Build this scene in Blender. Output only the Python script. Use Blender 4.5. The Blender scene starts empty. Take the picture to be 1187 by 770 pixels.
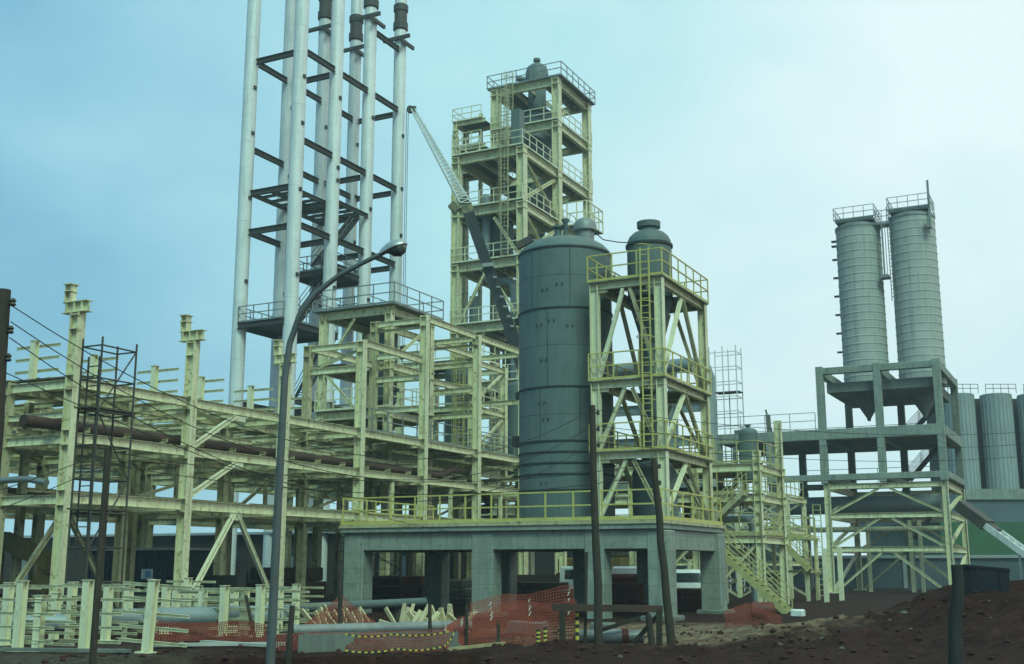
import bpy, bmesh, math, random
from math import sin, cos, pi, radians, atan, sqrt
from mathutils import Vector as V
random.seed(7)
S = bpy.context.scene
# ------------------------------------------------------------------ camera
F, CH, YAW = 1350.0, 2.0, radians(26.8)
PITCH = atan(270 / F)
cd = bpy.data.cameras.new('camera')
cam = bpy.data.objects.new('camera', cd)
S.collection.objects.link(cam)
cam.location = (0, 0, CH)
cam.rotation_euler = (pi / 2 + PITCH, 0, YAW)
cd.sensor_width = 36
cd.lens = F / 1187 * 36
cd.clip_end = 6000
S.camera = cam
HD = V((-sin(YAW), cos(YAW), 0)); RT = V((cos(YAW), sin(YAW), 0)); UPZ = V((0, 0, 1))
HAZE = 0.0008
# ------------------------------------------------------------------ light
SUN_EL = radians(48)
SUN_DIR = V((cos(SUN_EL) * cos(radians(-50)), cos(SUN_EL) * sin(radians(-50)), sin(SUN_EL)))
w = bpy.data.worlds.new('World'); S.world = w; w.use_nodes = True
nt = w.node_tree; N = nt.nodes; L = nt.links; N.clear()
wo = N.new('ShaderNodeOutputWorld'); bg = N.new('ShaderNodeBackground'); bg.inputs['Strength'].default_value = 0.1
sky = N.new('ShaderNodeTexSky'); sky.sky_type = 'NISHITA'; sky.sun_disc = False
sky.sun_elevation = SUN_EL; sky.sun_rotation = math.atan2(SUN_DIR.x, SUN_DIR.y)
tc = N.new('ShaderNodeTexCoord')
def wmath(op, a, b=None, c=None, clamp=False):
    n = N.new('ShaderNodeMath'); n.operation = op; n.use_clamp = clamp
    for i, v in enumerate((a, b, c)):
        if v is None: continue
        if isinstance(v, (int, float)): n.inputs[i].default_value = v
        else: L.new(v, n.inputs[i])
    return n.outputs[0]
def wnoise(scale, detail, rough, stretch):
    mp = N.new('ShaderNodeMapping'); mp.inputs['Scale'].default_value = stretch
    L.new(tc.outputs['Generated'], mp.inputs['Vector'])
    n = N.new('ShaderNodeTexNoise'); n.inputs['Scale'].default_value = scale
    n.inputs['Detail'].default_value = detail; n.inputs['Roughness'].default_value = rough
    L.new(mp.outputs[0], n.inputs['Vector']); return n.outputs['Fac']
dt = N.new('ShaderNodeVectorMath'); dt.operation = 'DOT_PRODUCT'
L.new(tc.outputs['Generated'], dt.inputs[0]); dt.inputs[1].default_value = tuple((RT * 0.93 + HD * 0.2 + UPZ * 0.18).normalized())
n1 = wnoise(2.4, 4, 0.5, (1, 1, 1.7)); n2 = wnoise(6.0, 6, 0.6, (1, 1, 1.6))
bright = wmath('MULTIPLY_ADD', dt.outputs['Value'], 1.0, 0.35)
bright = wmath('ADD', bright, wmath('MULTIPLY', wmath('SUBTRACT', n1, 0.5), 0.95))
bright = wmath('ADD', bright, wmath('MULTIPLY', wmath('SUBTRACT', n2, 0.5), 0.22), None, True)
cr = N.new('ShaderNodeValToRGB'); L.new(bright, cr.inputs[0])
els = cr.color_ramp.elements
els[0].position = 0.0; els[0].color = (0.17, 0.44, 0.62, 1)
els[1].position = 1.0; els[1].color = (0.84, 1.0, 1.0, 1)
e = els.new(0.25); e.color = (0.30, 0.62, 0.76, 1)
e = els.new(0.55); e.color = (0.48, 0.83, 0.88, 1)
sc = N.new('ShaderNodeVectorMath'); sc.operation = 'SCALE'; sc.inputs['Scale'].default_value = 10.9
L.new(cr.outputs[0], sc.inputs[0])
mx = N.new('ShaderNodeMix'); mx.data_type = 'RGBA'; mx.inputs[0].default_value = 0.90
L.new(sky.outputs[0], mx.inputs[6]); L.new(sc.outputs[0], mx.inputs[7])
L.new(mx.outputs[2], bg.inputs[0]); L.new(bg.outputs[0], wo.inputs[0])
sl = bpy.data.lights.new('sun', 'SUN'); sl.energy = 2.3; sl.angle = radians(20); sl.color = (0.62, 1.0, 0.76)
so = bpy.data.objects.new('sun', sl); S.collection.objects.link(so)
so.rotation_euler = (-SUN_DIR).to_track_quat('-Z', 'Y').to_euler()
S.view_settings.view_transform = 'Standard'; S.view_settings.look = 'None'
S.view_settings.exposure = 0.0; S.view_settings.gamma = 1.0
S.render.engine = 'CYCLES'
# ------------------------------------------------------------------ helpers
def ray(x, y):
    fw = HD * cos(PITCH) + UPZ * sin(PITCH); up = -HD * sin(PITCH) + UPZ * cos(PITCH)
    return fw + RT * ((x - 593.5) / F) + up * ((385 - y) / F)
def at(x, y, d):                       # point of the site seen in that direction, d metres ahead
    r = ray(x, y); return V((0, 0, CH)) + r * (d / r.dot(HD))
def onz(x, y, z=0.0):
    r = ray(x, y); return V((0, 0, CH)) + r * ((z - CH) / r.z)
def jit(a=0.003): return random.uniform(-a, a)

class MB:
    def __init__(s): s.v = []; s.f = []; s.m = []; s.sm = []; s.st = []; s.dep = 0
    def piece(s):
        if not s.st or s.st[-1] != (len(s.v), len(s.f)): s.st.append((len(s.v), len(s.f)))
    def add(s, vs, fs, mi=0, smooth=False):
        o = len(s.v); s.v += [V(q) for q in vs]
        for f in fs: s.f.append([i + o for i in f]); s.m.append(mi); s.sm.append(smooth)
    def loft(s, rings, cap=True, mi=0, smooth=False, close=True):
        n = len(rings[0]); vs = [q for r in rings for q in r]; fs = []
        for i in range(len(rings) - 1):
            for j in range(n if close else n - 1):
                k = (j + 1) % n
                fs.append([i * n + j, i * n + k, (i + 1) * n + k, (i + 1) * n + j])
        s.add(vs, fs, mi, smooth)
        if cap and close:
            s.add(rings[0], [list(range(n))[::-1]], mi); s.add(rings[-1], [list(range(n))], mi)
        return s
    def bar(s, p0, p1, w, h, kind='box', ref=None, mi=0, t=None):
        s.piece()
        p0 = V(p0); p1 = V(p1); d = (p1 - p0).normalized()
        p0 = p0 + V((jit(), jit(), jit())); p1 = p1 + V((jit(), jit(), jit())); w += jit(.002); h += jit(.002)
        ref = V(ref) if ref else (V((0, 1, 0)) if abs(d.z) > 0.95 else V((0, 0, 1)))
        a = d.cross(ref).normalized(); b = a.cross(d).normalized()
        a2, b2 = w / 2, h / 2
        if kind == 'box': pr = [(-a2, -b2), (a2, -b2), (a2, b2), (-a2, b2)]
        elif kind == 'H':
            t = t or max(.012, .07 * min(w, h)); g = t * .7
            pr = [(-a2, -b2), (a2, -b2), (a2, -b2 + t), (g, -b2 + t), (g, b2 - t), (a2, b2 - t), (a2, b2), (-a2, b2), (-a2, b2 - t), (-g, b2 - t), (-g, -b2 + t), (-a2, -b2 + t)]
        elif kind == 'C':
            t = t or .1 * w
            pr = [(-a2, -b2), (a2, -b2), (a2, -b2 + t), (-a2 + t, -b2 + t), (-a2 + t, b2 - t), (a2, b2 - t), (a2, b2), (-a2, b2)]
        elif kind == 'L':
            t = t or .12 * w
            pr = [(-a2, -b2), (a2, -b2), (a2, -b2 + t), (-a2 + t, -b2 + t), (-a2 + t, b2), (-a2, b2)]
        s.loft([[p0 + a * x + b * y for x, y in pr], [p1 + a * x + b * y for x, y in pr]], mi=mi); return s
    def box(s, c, sz, mi=0, bev=0.0):
        if bev > 0: s.piece()
        x, y, z = c; a, b, h = [q / 2 for q in sz]
        if bev <= 0:
            s.bar((x, y, z - h), (x, y, z + h), 2 * a, 2 * b, ref=(0, 1, 0), mi=mi); return s
        e = bev
        def rg(zz, k):
            aa, bb = a - k, b - k
            return [V(q) + V((x, y, zz)) for q in ((-aa + e, -bb, 0), (aa - e, -bb, 0), (aa, -bb + e, 0), (aa, bb - e, 0), (aa - e, bb, 0), (-aa + e, bb, 0), (-aa, bb - e, 0), (-aa, -bb + e, 0))]
        s.loft([rg(z - h, e), rg(z - h + e, 0), rg(z + h - e, 0), rg(z + h, e)], mi=mi); return s
    def tube(s, pts, r, seg=10, mi=0, cap=True, smooth=True):
        s.piece()
        pts = [V(p) for p in pts]; rings = []; rs = r if isinstance(r, (list, tuple)) else [r] * len(pts)
        prev = None
        for i, p in enumerate(pts):
            d = (pts[min(i + 1, len(pts) - 1)] - pts[max(i - 1, 0)]).normalized()
            if prev is None:
                ref = V((0, 1, 0)) if abs(d.z) > .95 else V((0, 0, 1)); a = d.cross(ref).normalized()
            else: a = (prev - d * prev.dot(d)).normalized()
            b = d.cross(a); prev = a
            rings.append([p + (a * cos(2 * pi * j / seg) + b * sin(2 * pi * j / seg)) * rs[i] for j in range(seg)])
        s.loft(rings, cap, mi, smooth); return s
    def lathe(s, prof, c, seg=40, mi=0, smooth=True):
        s.piece()
        c = V(c); rings = [[c + V((r * cos(2 * pi * j / seg), r * sin(2 * pi * j / seg), z)) for j in range(seg)] for r, z in prof]
        s.loft(rings, True, mi, smooth); return s
    def build(s, name, mat, parent=None, sharp=35):
        me = bpy.data.meshes.new(name)
        off = V(parent['_w']) if parent is not None else V((0, 0, 0))
        me.from_pydata([q - off for q in s.v], [], s.f)
        for m in (mat if isinstance(mat, (list, tuple)) else [mat]): me.materials.append(m)
        me.polygons.foreach_set('material_index', s.m); me.polygons.foreach_set('use_smooth', s.sm)
        bm = bmesh.new(); bm.from_mesh(me); bmesh.ops.recalc_face_normals(bm, faces=bm.faces); bm.to_mesh(me); bm.free()
        try: me.set_sharp_from_angle(angle=radians(sharp))
        except Exception: pass
        o = bpy.data.objects.new(name, me); S.collection.objects.link(o)
        o['_w'] = tuple(off)
        if parent is not None: o.parent = parent
        return o
def tag(o, label, cat, group=None):
    o['label'] = label; o['category'] = cat
    if group: o['group'] = group
    return o
def thing(name, label, cat, loc=(0, 0, 0), group=None):
    o = bpy.data.objects.new(name, None); S.collection.objects.link(o); o.empty_display_size = .3
    o.location = loc; o['_w'] = tuple(loc); return tag(o, label, cat, group)
def structure(o): o['kind'] = 'structure'; return o
def dup(root, loc, label, rz=0.0, group=None, scale=None):
    r = root.copy(); S.collection.objects.link(r); r.location = loc; r.rotation_euler.z = rz; r['label'] = label
    if scale: r.scale = scale
    if group: r['group'] = group
    for ch in list(root.children):
        c = ch.copy(); S.collection.objects.link(c); c.parent = r
        for g in list(ch.children):
            q = g.copy(); S.collection.objects.link(q); q.parent = c
    return r
# ------------------------------------------------------------------ materials
def mat(name, c1, c2=None, scale=1.5, rough=.6, metal=0., bump=.0, streak=.0, dirt=None, dirt_amt=.0, spec=.3, fine=0, panel=None):
    m = bpy.data.materials.new(name); m.use_nodes = True; t = m.node_tree; n = t.nodes; l = t.links
    b = n['Principled BSDF']; b.inputs['Roughness'].default_value = rough; b.inputs['Metallic'].default_value = metal
    b.inputs['Specular IOR Level'].default_value = spec
    c2 = c2 or tuple(q * .75 for q in c1)
    tcn = n.new('ShaderNodeTexCoord')
    def noise(sc, det, vec=(1, 1, 1)):
        mp = n.new('ShaderNodeMapping'); mp.inputs['Scale'].default_value = vec; l.new(tcn.outputs['Object'], mp.inputs[0])
        q = n.new('ShaderNodeTexNoise'); q.inputs['Scale'].default_value = sc; q.inputs['Detail'].default_value = det; q.inputs['Roughness'].default_value = .62
        l.new(mp.outputs[0], q.inputs['Vector']); return q.outputs['Fac']
    def ramp(f, a, bb):
        q = n.new('ShaderNodeMapRange'); q.inputs['From Min'].default_value = a; q.inputs['From Max'].default_value = bb; l.new(f, q.inputs['Value']); return q.outputs[0]
    def mixc(f, a, bb):
        q = n.new('ShaderNodeMix'); q.data_type = 'RGBA'; l.new(f, q.inputs[0])
        for i, v in ((6, a), (7, bb)):
            if isinstance(v, tuple): q.inputs[i].default_value = (*v, 1)
            else: l.new(v, q.inputs[i])
        return q.outputs[2]
    base = noise(scale, 6)
    col = mixc(ramp(base, .32, .68), c1, c2)
    if streak:
        st = noise(3.2, 5, (1.6, 1.6, .09))
        f = n.new('ShaderNodeMath'); f.operation = 'MULTIPLY'; f.inputs[1].default_value = streak; l.new(ramp(st, .50, .78), f.inputs[0])
        col = mixc(f.outputs[0], col, dirt or tuple(q * .35 for q in c1))
    if panel:
        sx = n.new('ShaderNodeSeparateXYZ'); l.new(tcn.outputs['Object'], sx.inputs[0]); ad = n.new('ShaderNodeMath'); l.new(sx.outputs[0], ad.inputs[0]); l.new(sx.outputs[1], ad.inputs[1])
        cb = n.new('ShaderNodeCombineXYZ'); l.new(ad.outputs[0], cb.inputs[0]); l.new(sx.outputs[2], cb.inputs[1])
        br = n.new('ShaderNodeTexBrick'); br.inputs['Scale'].default_value = 1; br.inputs['Brick Width'].default_value = panel[0]; br.inputs['Row Height'].default_value = panel[1]; br.inputs['Mortar Size'].default_value = .012; br.offset = .0
        br.inputs['Color1'].default_value = (.88, .88, .88, 1); br.inputs['Color2'].default_value = (1, 1, 1, 1); br.inputs['Mortar'].default_value = (.62, .62, .62, 1); br.inputs['Mortar Smooth'].default_value = .3
        l.new(cb.outputs[0], br.inputs['Vector'])
        mu = n.new('ShaderNodeMix'); mu.data_type = 'RGBA'; mu.blend_type = 'MULTIPLY'; mu.inputs[0].default_value = 1; l.new(col, mu.inputs[6]); l.new(br.outputs['Color'], mu.inputs[7]); col = mu.outputs[2]
    if dirt_amt:
        d = noise(scale * 3.1 + 1.3, 8)
        f = n.new('ShaderNodeMath'); f.operation = 'MULTIPLY'; f.inputs[1].default_value = dirt_amt; l.new(ramp(d, .54, .68), f.inputs[0])
        col = mixc(f.outputs[0], col, dirt or (.09, .05, .03))
    l.new(col, b.inputs['Base Color'])
    if bump:
        bp = n.new('ShaderNodeBump'); bp.inputs['Strength'].default_value = bump; bp.inputs['Distance'].default_value = .03
        l.new(noise(fine or scale * 9, 8), bp.inputs['Height']); l.new(bp.outputs[0], b.inputs['Normal'])
    return m
RUST = (.10, .045, .02)
M = dict(
 cream=mat('cream_paint', (.71, .68, .45), (.61, .58, .36), 1.1, .5, dirt=(.22, .13, .05), dirt_amt=.8, streak=.6),
 cream2=mat('pale_cream_paint', (.74, .71, .50), (.66, .63, .43), 1.6, .5, dirt=(.22, .16, .08), dirt_amt=.4, streak=.25),
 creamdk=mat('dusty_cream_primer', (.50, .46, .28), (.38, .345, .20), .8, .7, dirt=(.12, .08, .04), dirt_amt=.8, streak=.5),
 dull=mat('dull_yellow_paint', (.46, .43, .20), (.36, .33, .14), 2, .55, dirt=(.18, .13, .06), dirt_amt=.4),
 yellow=mat('yellow_paint', (.58, .51, .17), (.46, .40, .12), 2, .5, dirt=(.18, .12, .04), dirt_amt=.4),
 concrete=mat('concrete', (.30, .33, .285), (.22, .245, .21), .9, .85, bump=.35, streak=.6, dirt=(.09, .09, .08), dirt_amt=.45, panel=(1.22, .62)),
 concdk=mat('dark_and_shaded_concrete', (.20, .21, .185), (.14, .15, .13), .7, .9, bump=.3, streak=.6, dirt=(.06, .06, .055), dirt_amt=.4, panel=(1.22, .62)),  # darker concrete; on the silo tower's back columns it paints in their shade
 tube=mat('galvanised_tube', (.74, .74, .72), (.62, .63, .62), .5, .42, .1, streak=.5, dirt_amt=.12, dirt=(.25, .25, .24)),
 dark=mat('dark_steel', (.055, .052, .048), (.085, .07, .055), 1.2, .6, .3, dirt=RUST, dirt_amt=.4),
 tank=mat('grey_primer_tank', (.128, .164, .156), (.098, .128, .122), .35, .55, .05, streak=.5, dirt=(.06, .075, .073), dirt_amt=.3, bump=.06),
 lugpaint=mat('lug_primer', (.062, .082, .077), None, 2, .6),
 tankline=mat('weld_seam', (.035, .042, .042), None, 2, .6),
 galv=mat('galvanised_steel', (.27, .28, .27), (.19, .20, .19), 1.5, .5, .3, dirt_amt=.2),
 grate=mat('floor_grating', (.15, .15, .12), (.10, .10, .085), 3, .7, .2),
 rust=mat('brown_primer_pipe', (.075, .038, .026), (.045, .026, .02), 1.2, .6, dirt=(.14, .07, .04), dirt_amt=.35),
 wood=mat('weathered_pole', (.062, .046, .033), (.034, .026, .02), 2, .85, bump=.5, streak=.6, dirt=(.03, .024, .02)),
 palewood=mat('fresh_timber', (.66, .56, .34), (.54, .44, .25), 3, .75, bump=.2, dirt=(.2, .14, .08), dirt_amt=.35),
 plank=mat('rough_timber', (.47, .36, .19), (.34, .25, .13), 3, .8, bump=.3, dirt=(.15, .10, .06), dirt_amt=.3),
 plankdk=mat('old_planks', (.12, .095, .065), (.07, .055, .04), 3, .85, bump=.3),
 net=mat('orange_netting', (.36, .075, .042), (.24, .05, .034), 2, .7),
 tie=mat('pale_plastic_tie', (.7, .66, .55), None, 3, .6),
 rubber=mat('black_rubber', (.02, .02, .02), (.03, .028, .025), 4, .8),
 white=mat('white_paint', (.72, .74, .72), (.60, .61, .59), 1.5, .35, dirt=(.25, .18, .12), dirt_amt=.35),
 redbody=mat('oxide_red_paint', (.16, .035, .02), (.10, .025, .018), 2, .6, dirt=(.08, .04, .03), dirt_amt=.4),
 glass=mat('dark_glass', (.02, .03, .035), None, 2, .08, spec=.6),
 blue=mat('blue_grey_cladding', (.095, .125, .14), (.075, .10, .115), .4, .6, streak=.3),
 contdark=mat('dark_container_paint', (.045, .06, .068), (.03, .042, .05), 1, .6, streak=.4),
 bluedk=mat('dark_blue_paint', (.006, .008, .018), (.005, .006, .012), 2, .5),
 green=mat('green_cladding', (.035, .115, .045), (.028, .085, .036), .5, .55, streak=.3),
 olive=mat('olive_yellow_paint', (.145, .105, .03), (.10, .072, .024), 2, .5, dirt=(.05, .035, .02), dirt_amt=.5),
 brown=mat('brown_shed_wall', (.05, .033, .024), (.035, .024, .018), .6, .8, streak=.3),
 roof=mat('pale_roof_sheet', (.38, .40, .40), (.30, .32, .32), .8, .6, streak=.2),
 boomdark=mat('crane_boom_black', (.028, .03, .032), (.018, .018, .02), 1.5, .5, .1),
 black=mat('cable_black', (.018, .018, .018), None, 3, .6),
 pipe=mat('grey_blue_pipe', (.26, .30, .30), (.20, .235, .24), .9, .45, .15, streak=.3, dirt_amt=.25),
 farsilo=mat('hazed_silo_sheet', (.30, .33, .325), (.24, .265, .265), .5, .7, streak=.5, dirt=(.12, .14, .14)),  # distance haze put into the colour: darker, greyer variant of silo, with streaks
 silo=mat('silo_concrete', (.42, .425, .39), (.34, .345, .32), .35, .8, streak=.75, dirt=(.19, .2, .19), bump=.15, dirt_amt=.3),
 lamppole=mat('lamp_pole_steel', (.115, .125, .125), (.08, .09, .09), 1.5, .45, .2, dirt_amt=.3),  # steel darkened all over, the arm's shade put into the colour
 lampcap=mat('lamp_aluminium', (.46, .48, .48), None, 2, .35, .5),
 lens=mat('lamp_lens', (.12, .13, .12), None, 4, .2),
 cabwhite=mat('sign_white', (.72, .76, .78), None, 2, .5),
 skyblue=mat('sign_blue', (.18, .42, .62), None, 2, .5),
 tarp=mat('pale_plastic_sheet', (.45, .46, .42), (.35, .35, .31), 2, .5),
)
# ------------------------------------------------------------------ ground
def sd(p): return p[0] * RT.x + p[1] * RT.y, p[0] * HD.x + p[1] * HD.y
def sstep(a, b, x):
    t = max(0., min(1., (x - a) / (b - a))); return t * t * (3 - 2 * t)
from mathutils import noise as mn
def ground_z(x, y):
    s, d = sd((x, y)); z = 0.
    if d > 120 or abs(s) > 90 or d < 5: return 0.
    fr = sstep(5, 12, d) * (1 - sstep(80, 118, d)) * (1 - sstep(60, 88, abs(s)))
    z += (mn.fractal(V((x * .35, y * .35, 1.)), 1., 2., 4) * .06) * fr
    # soil heap on the right
    tgt = [(5.0, .0), (6.0, .22), (8.0, .42), (10.0, .66), (10.8, 1.0), (11.5, 1.34), (13.2, 1.5), (17, 1.4), (24, .9), (34, 0)]
    hgt = 0.
    for (a, ha), (b, hb) in zip(tgt, tgt[1:]):
        if a <= s < b: hgt = ha + (hb - ha) * (s - a) / (b - a)
    prof = sstep(20.5, 30.5, d) * (1 - sstep(31.5, 39, d))
    lump = 1 + .22 * mn.fractal(V((x * .55, y * .55, 5.)), 1., 2., 4)
    z += hgt * prof * lump + (.20 * mn.fractal(V((x * 1.7, y * 1.7, 3.)), .9, 2., 5) * (prof * sstep(4, 7, s)))
    # tyre ruts curving across the right foreground
    for off in (0., 1.9):
        cc = 31.5 - off + .9 * sin(s * .28 + .6) + .22 * (s - 4); u = abs(d - cc)
        z += (-.09 * max(0, 1 - u / .28) + .05 * max(0, 1 - abs(u - .45) / .25)) * sstep(-1, 1, s) * (1 - sstep(10, 12, s))
    # rough bank in the middle foreground
    bk = sstep(23, 26, d) * (1 - sstep(27.2, 29.5, d)) * sstep(-2.5, 0, s) * (1 - sstep(5, 7, s))
    z += bk * (.16 + .16 * mn.fractal(V((x * .9, y * .9, 9.)), 1., 2., 5))
    # trench left of the middle, steep far wall
    tr = sstep(-8.9, -8.5, s + .1 * sin(d * 5)) * (1 - sstep(-1.6, -.4, s)) * sstep(14, 16, d) * (1 - sstep(26.3, 26.62, d + .14 * mn.fractal(V((s * 1.1, 0, 2.)), 1., 2., 4)))
    z -= 1.1 * tr
    return z
def axis(lo, hi, f0, f1, step, far):
    a = []; q = f0
    while q <= f1: a.append(q); q += step
    k = step
    while a[-1] < hi: k *= 1.5; a.append(a[-1] + k)
    k = step
    while a[0] > lo: k *= 1.5; a.insert(0, a[0] - k)
    return a
ss = axis(-2500, 2500, -16, 22, .22, 0); ds = axis(-600, 4500, 19, 42, .22, 0)
vs = []; fs = []
for d in ds:
    for s in ss:
        p = RT * s + HD * d; vs.append((p.x, p.y, ground_z(p.x, p.y)))
n = len(ss)
for i in range(len(ds) - 1):
    for j in range(n - 1): fs.append((i * n + j, i * n + j + 1, (i + 1) * n + j + 1, (i + 1) * n + j))
def ground_mat():
    m = bpy.data.materials.new('red_earth'); m.use_nodes = True; t = m.node_tree; nn = t.nodes; l = t.links; b = nn['Principled BSDF']
    b.inputs['Roughness'].default_value = .95; b.inputs['Specular IOR Level'].default_value = .15
    g = nn.new('ShaderNodeNewGeometry')
    def noise(sc, det, r=.6):
        q = nn.new('ShaderNodeTexNoise'); q.inputs['Scale'].default_value = sc; q.inputs['Detail'].default_value = det; q.inputs['Roughness'].default_value = r
        l.new(g.outputs['Position'], q.inputs['Vector']); return q.outputs['Fac']
    def rng(f, a, c):
        q = nn.new('ShaderNodeMapRange'); q.inputs[1].default_value = a; q.inputs[2].default_value = c; l.new(f, q.inputs[0]); return q.outputs[0]
    def mixc(f, a, c):
        q = nn.new('ShaderNodeMix'); q.data_type = 'RGBA'; l.new(f, q.inputs[0])
        for i, v in ((6, a), (7, c)):
            if isinstance(v, tuple): q.inputs[i].default_value = (*v, 1)
            else: l.new(v, q.inputs[i])
        return q.outputs[2]
    col = mixc(rng(noise(.5, 6), .35, .65), (.036, .0115, .0075), (.021, .0075, .0052))
    col = mixc(rng(noise(3.5, 7), .52, .72), col, (.066, .022, .014))
    # trampled sandy fill round the concrete deck: a patch with its own ragged outline
    vm = nn.new('ShaderNodeVectorMath'); vm.operation = 'DISTANCE'; c = RT * 4.6 + HD * 36
    sp = nn.new('ShaderNodeVectorMath'); sp.operation = 'MULTIPLY'; sp.inputs[1].default_value = (1, 1, 0); l.new(g.outputs['Position'], sp.inputs[0])
    l.new(sp.outputs[0], vm.inputs[0]); vm.inputs[1].default_value = (c.x, c.y, 0)
    ad = nn.new('ShaderNodeMath'); ad.operation = 'MULTIPLY_ADD'; l.new(noise(.55, 6), ad.inputs[0]); ad.inputs[1].default_value = 9; l.new(vm.outputs['Value'], ad.inputs[2])
    patch = rng(ad.outputs[0], 11.5, 8.5)
    sand = mixc(rng(noise(2.2, 7), .40, .62), (.23, .165, .10), (.105, .055, .034))
    col = mixc(patch, col, sand)
    # greyer gravelly strip on the left
    v2 = nn.new('ShaderNodeVectorMath'); v2.operation = 'DISTANCE'; c2 = RT * -11 + HD * 27; l.new(sp.outputs[0], v2.inputs[0]); v2.inputs[1].default_value = (c2.x, c2.y, 0)
    a2 = nn.new('ShaderNodeMath'); a2.operation = 'MULTIPLY_ADD'; l.new(noise(.8, 6), a2.inputs[0]); a2.inputs[1].default_value = 4; l.new(v2.outputs['Value'], a2.inputs[2])
    col = mixc(rng(a2.outputs[0], 6.5, 4.5), col, mixc(rng(noise(4, 7), .4, .6), (.085, .066, .046), (.045, .034, .025)))
    l.new(col, b.inputs['Base Color'])
    bp = nn.new('ShaderNodeBump'); bp.inputs['Strength'].default_value = .9; bp.inputs['Distance'].default_value = .08
    l.new(noise(5, 10, .7), bp.inputs['Height']); l.new(bp.outputs[0], b.inputs['Normal'])
    return m
me = bpy.data.meshes.new('ground'); me.from_pydata(vs, [], fs); me.materials.append(ground_mat())
me.polygons.foreach_set('use_smooth', [True] * len(fs))
go = bpy.data.objects.new('ground', me); S.collection.objects.link(go); structure(go)
def gz(p): return ground_z(p[0], p[1])
# clods and stones: uncountable
cl = MB()
for i in range(3200):
    s = random.uniform(-10, 13); d = random.uniform(23, 36) if random.random() < .75 else random.uniform(26, 44)
    p = RT * s + HD * d; r = .015 + .09 * random.random() ** 4
    z0 = ground_z(p.x, p.y); rings = []
    for zz, k in ((-.3, .5), (.25, 1), (.8, .45)):
        rings.append([V((p.x + r * k * cos(a) * random.uniform(.7, 1.2), p.y + r * k * sin(a) * random.uniform(.7, 1.2), z0 + r * zz)) for a in (0, 1.05, 2.1, 3.14, 4.2, 5.25)])
    cl.loft(rings, mi=0 if random.random() < .95 else 1)
c_ = cl.build('soil_clods', [mat('clod_earth', (.034, .0115, .008), (.058, .021, .014), 6, .95), mat('clod_stone', (.14, .12, .09), None, 6, .9)]); c_['kind'] = 'stuff'
# ------------------------------------------------------------------ shared builders
def railing(mb, pts, h=1.1, step=1.3, r=.025, toe=True, mi=0, closed=False):
    pts = [V(p) for p in pts]
    if closed: pts = pts + [pts[0]]
    for a, b in zip(pts, pts[1:]):
        d = b - a; n = max(1, round(d.length / step))
        for i in range(n + 1):
            p = a + d * (i / n); mb.bar(p, p + V((0, 0, h)), 2 * r, 2 * r, mi=mi)
        for z in (h, h * .53): mb.bar(a + V((0, 0, z)), b + V((0, 0, z)), 2 * r, 2 * r, mi=mi)
        if toe: mb.bar(a + V((0, 0, .06)), b + V((0, 0, .06)), .012, .10, mi=mi)
def stair(parent, p0, p1, width, side, mat_s, mat_r, name='stair_flight'):
    """flight from p0 (low) to p1 (high); side = horizontal unit vector across"""
    p0 = V(p0); p1 = V(p1); side = V(side); mb = MB(); d = p1 - p0; n = max(3, int(abs(d.z) / .21))
    for k in (-.5, .5): mb.bar(p0 + side * width * k, p1 + side * width * k, .05, .26)
    run = V((d.x, d.y, 0)).normalized()
    for i in range(n):
        c = p0 + d * ((i + .5) / n); mb.bar(c - side * width * .48, c + side * width * .48, .26, .04, ref=(0, 0, 1))
    o = mb.build(name, mat_s, parent); rb = MB()
    for k in (-.5, .5):
        for z in (1.0, .55): rb.bar(p0 + side * width * k + V((0, 0, z)), p1 + side * width * k + V((0, 0, z)), .045, .045)
        for i in range(4):
            c = p0 + d * (i / 3) + side * width * k; rb.bar(c, c + V((0, 0, 1.0)), .045, .045)
    rb.build('handrail', mat_r, o); return o
def ladder(mb, base, top_z, wdir, w=.45, cage=None):
    b = V(base); wdir = V(wdir)
    for k in (-.5, .5): mb.bar(b + wdir * w * k, V((b.x, b.y, top_z)) + wdir * w * k, .06, .03)
    z = b.z + .3
    while z < top_z:
        mb.bar(V((b.x, b.y, z)) - wdir * w / 2, V((b.x, b.y, z)) + wdir * w / 2, .03, .03); z += .3
    if cage:
        out = V(cage); z = b.z + 2.2; hoops = []
        while z < top_z:
            ring = [V((b.x, b.y, z)) + wdir * .36 * cos(a) + out * (.72 * sin(a)) for a in [pi * i / 8 for i in range(9)]]
            mb.tube(ring, .022, 5); z += .9
        for i in range(0, 9, 2):
            a = pi * i / 8; q = wdir * .36 * cos(a) + out * (.72 * sin(a)); mb.bar(V((b.x, b.y, b.z + 2.2)) + q, V((b.x, b.y, top_z)) + q, .03, .012)
def P(name, m, parent, fn):
    mb = MB(); fn(mb)
    if name in SPLIT and len(mb.st) > 1:
        st = mb.st + [(len(mb.v), len(mb.f))]; o = None
        for (v0, f0), (v1, f1) in zip(st, st[1:]):
            q = MB(); q.v = mb.v[v0:v1]; q.f = [[i - v0 for i in f] for f in mb.f[f0:f1]]; q.m = mb.m[f0:f1]; q.sm = mb.sm[f0:f1]
            o = q.build(name, m, parent)
        return o
    return mb.build(name, m, parent)
SPLIT = {'flange', 'gusset_plate', 'gusset', 'plate_seam', 'clip', 'nozzle', 'base_plinth', 'lug', 'seam', 'bracket', 'hose_reel', 'curb_upstand', 'cross_member', 'stringer', 'support_leg', 'leg', 'kick_plate', 'steel_edge', 'ram', 'timber_support', 'hoist_rope', 'insulator', 'floor_plank', 'ladder_cage'}
def beam(parent, name, a, b, w, h, m=None, kind='H', ref=None):
    return MB().bar(a, b, w, h, kind, ref).build(name, m or M['cream'], parent)
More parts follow.
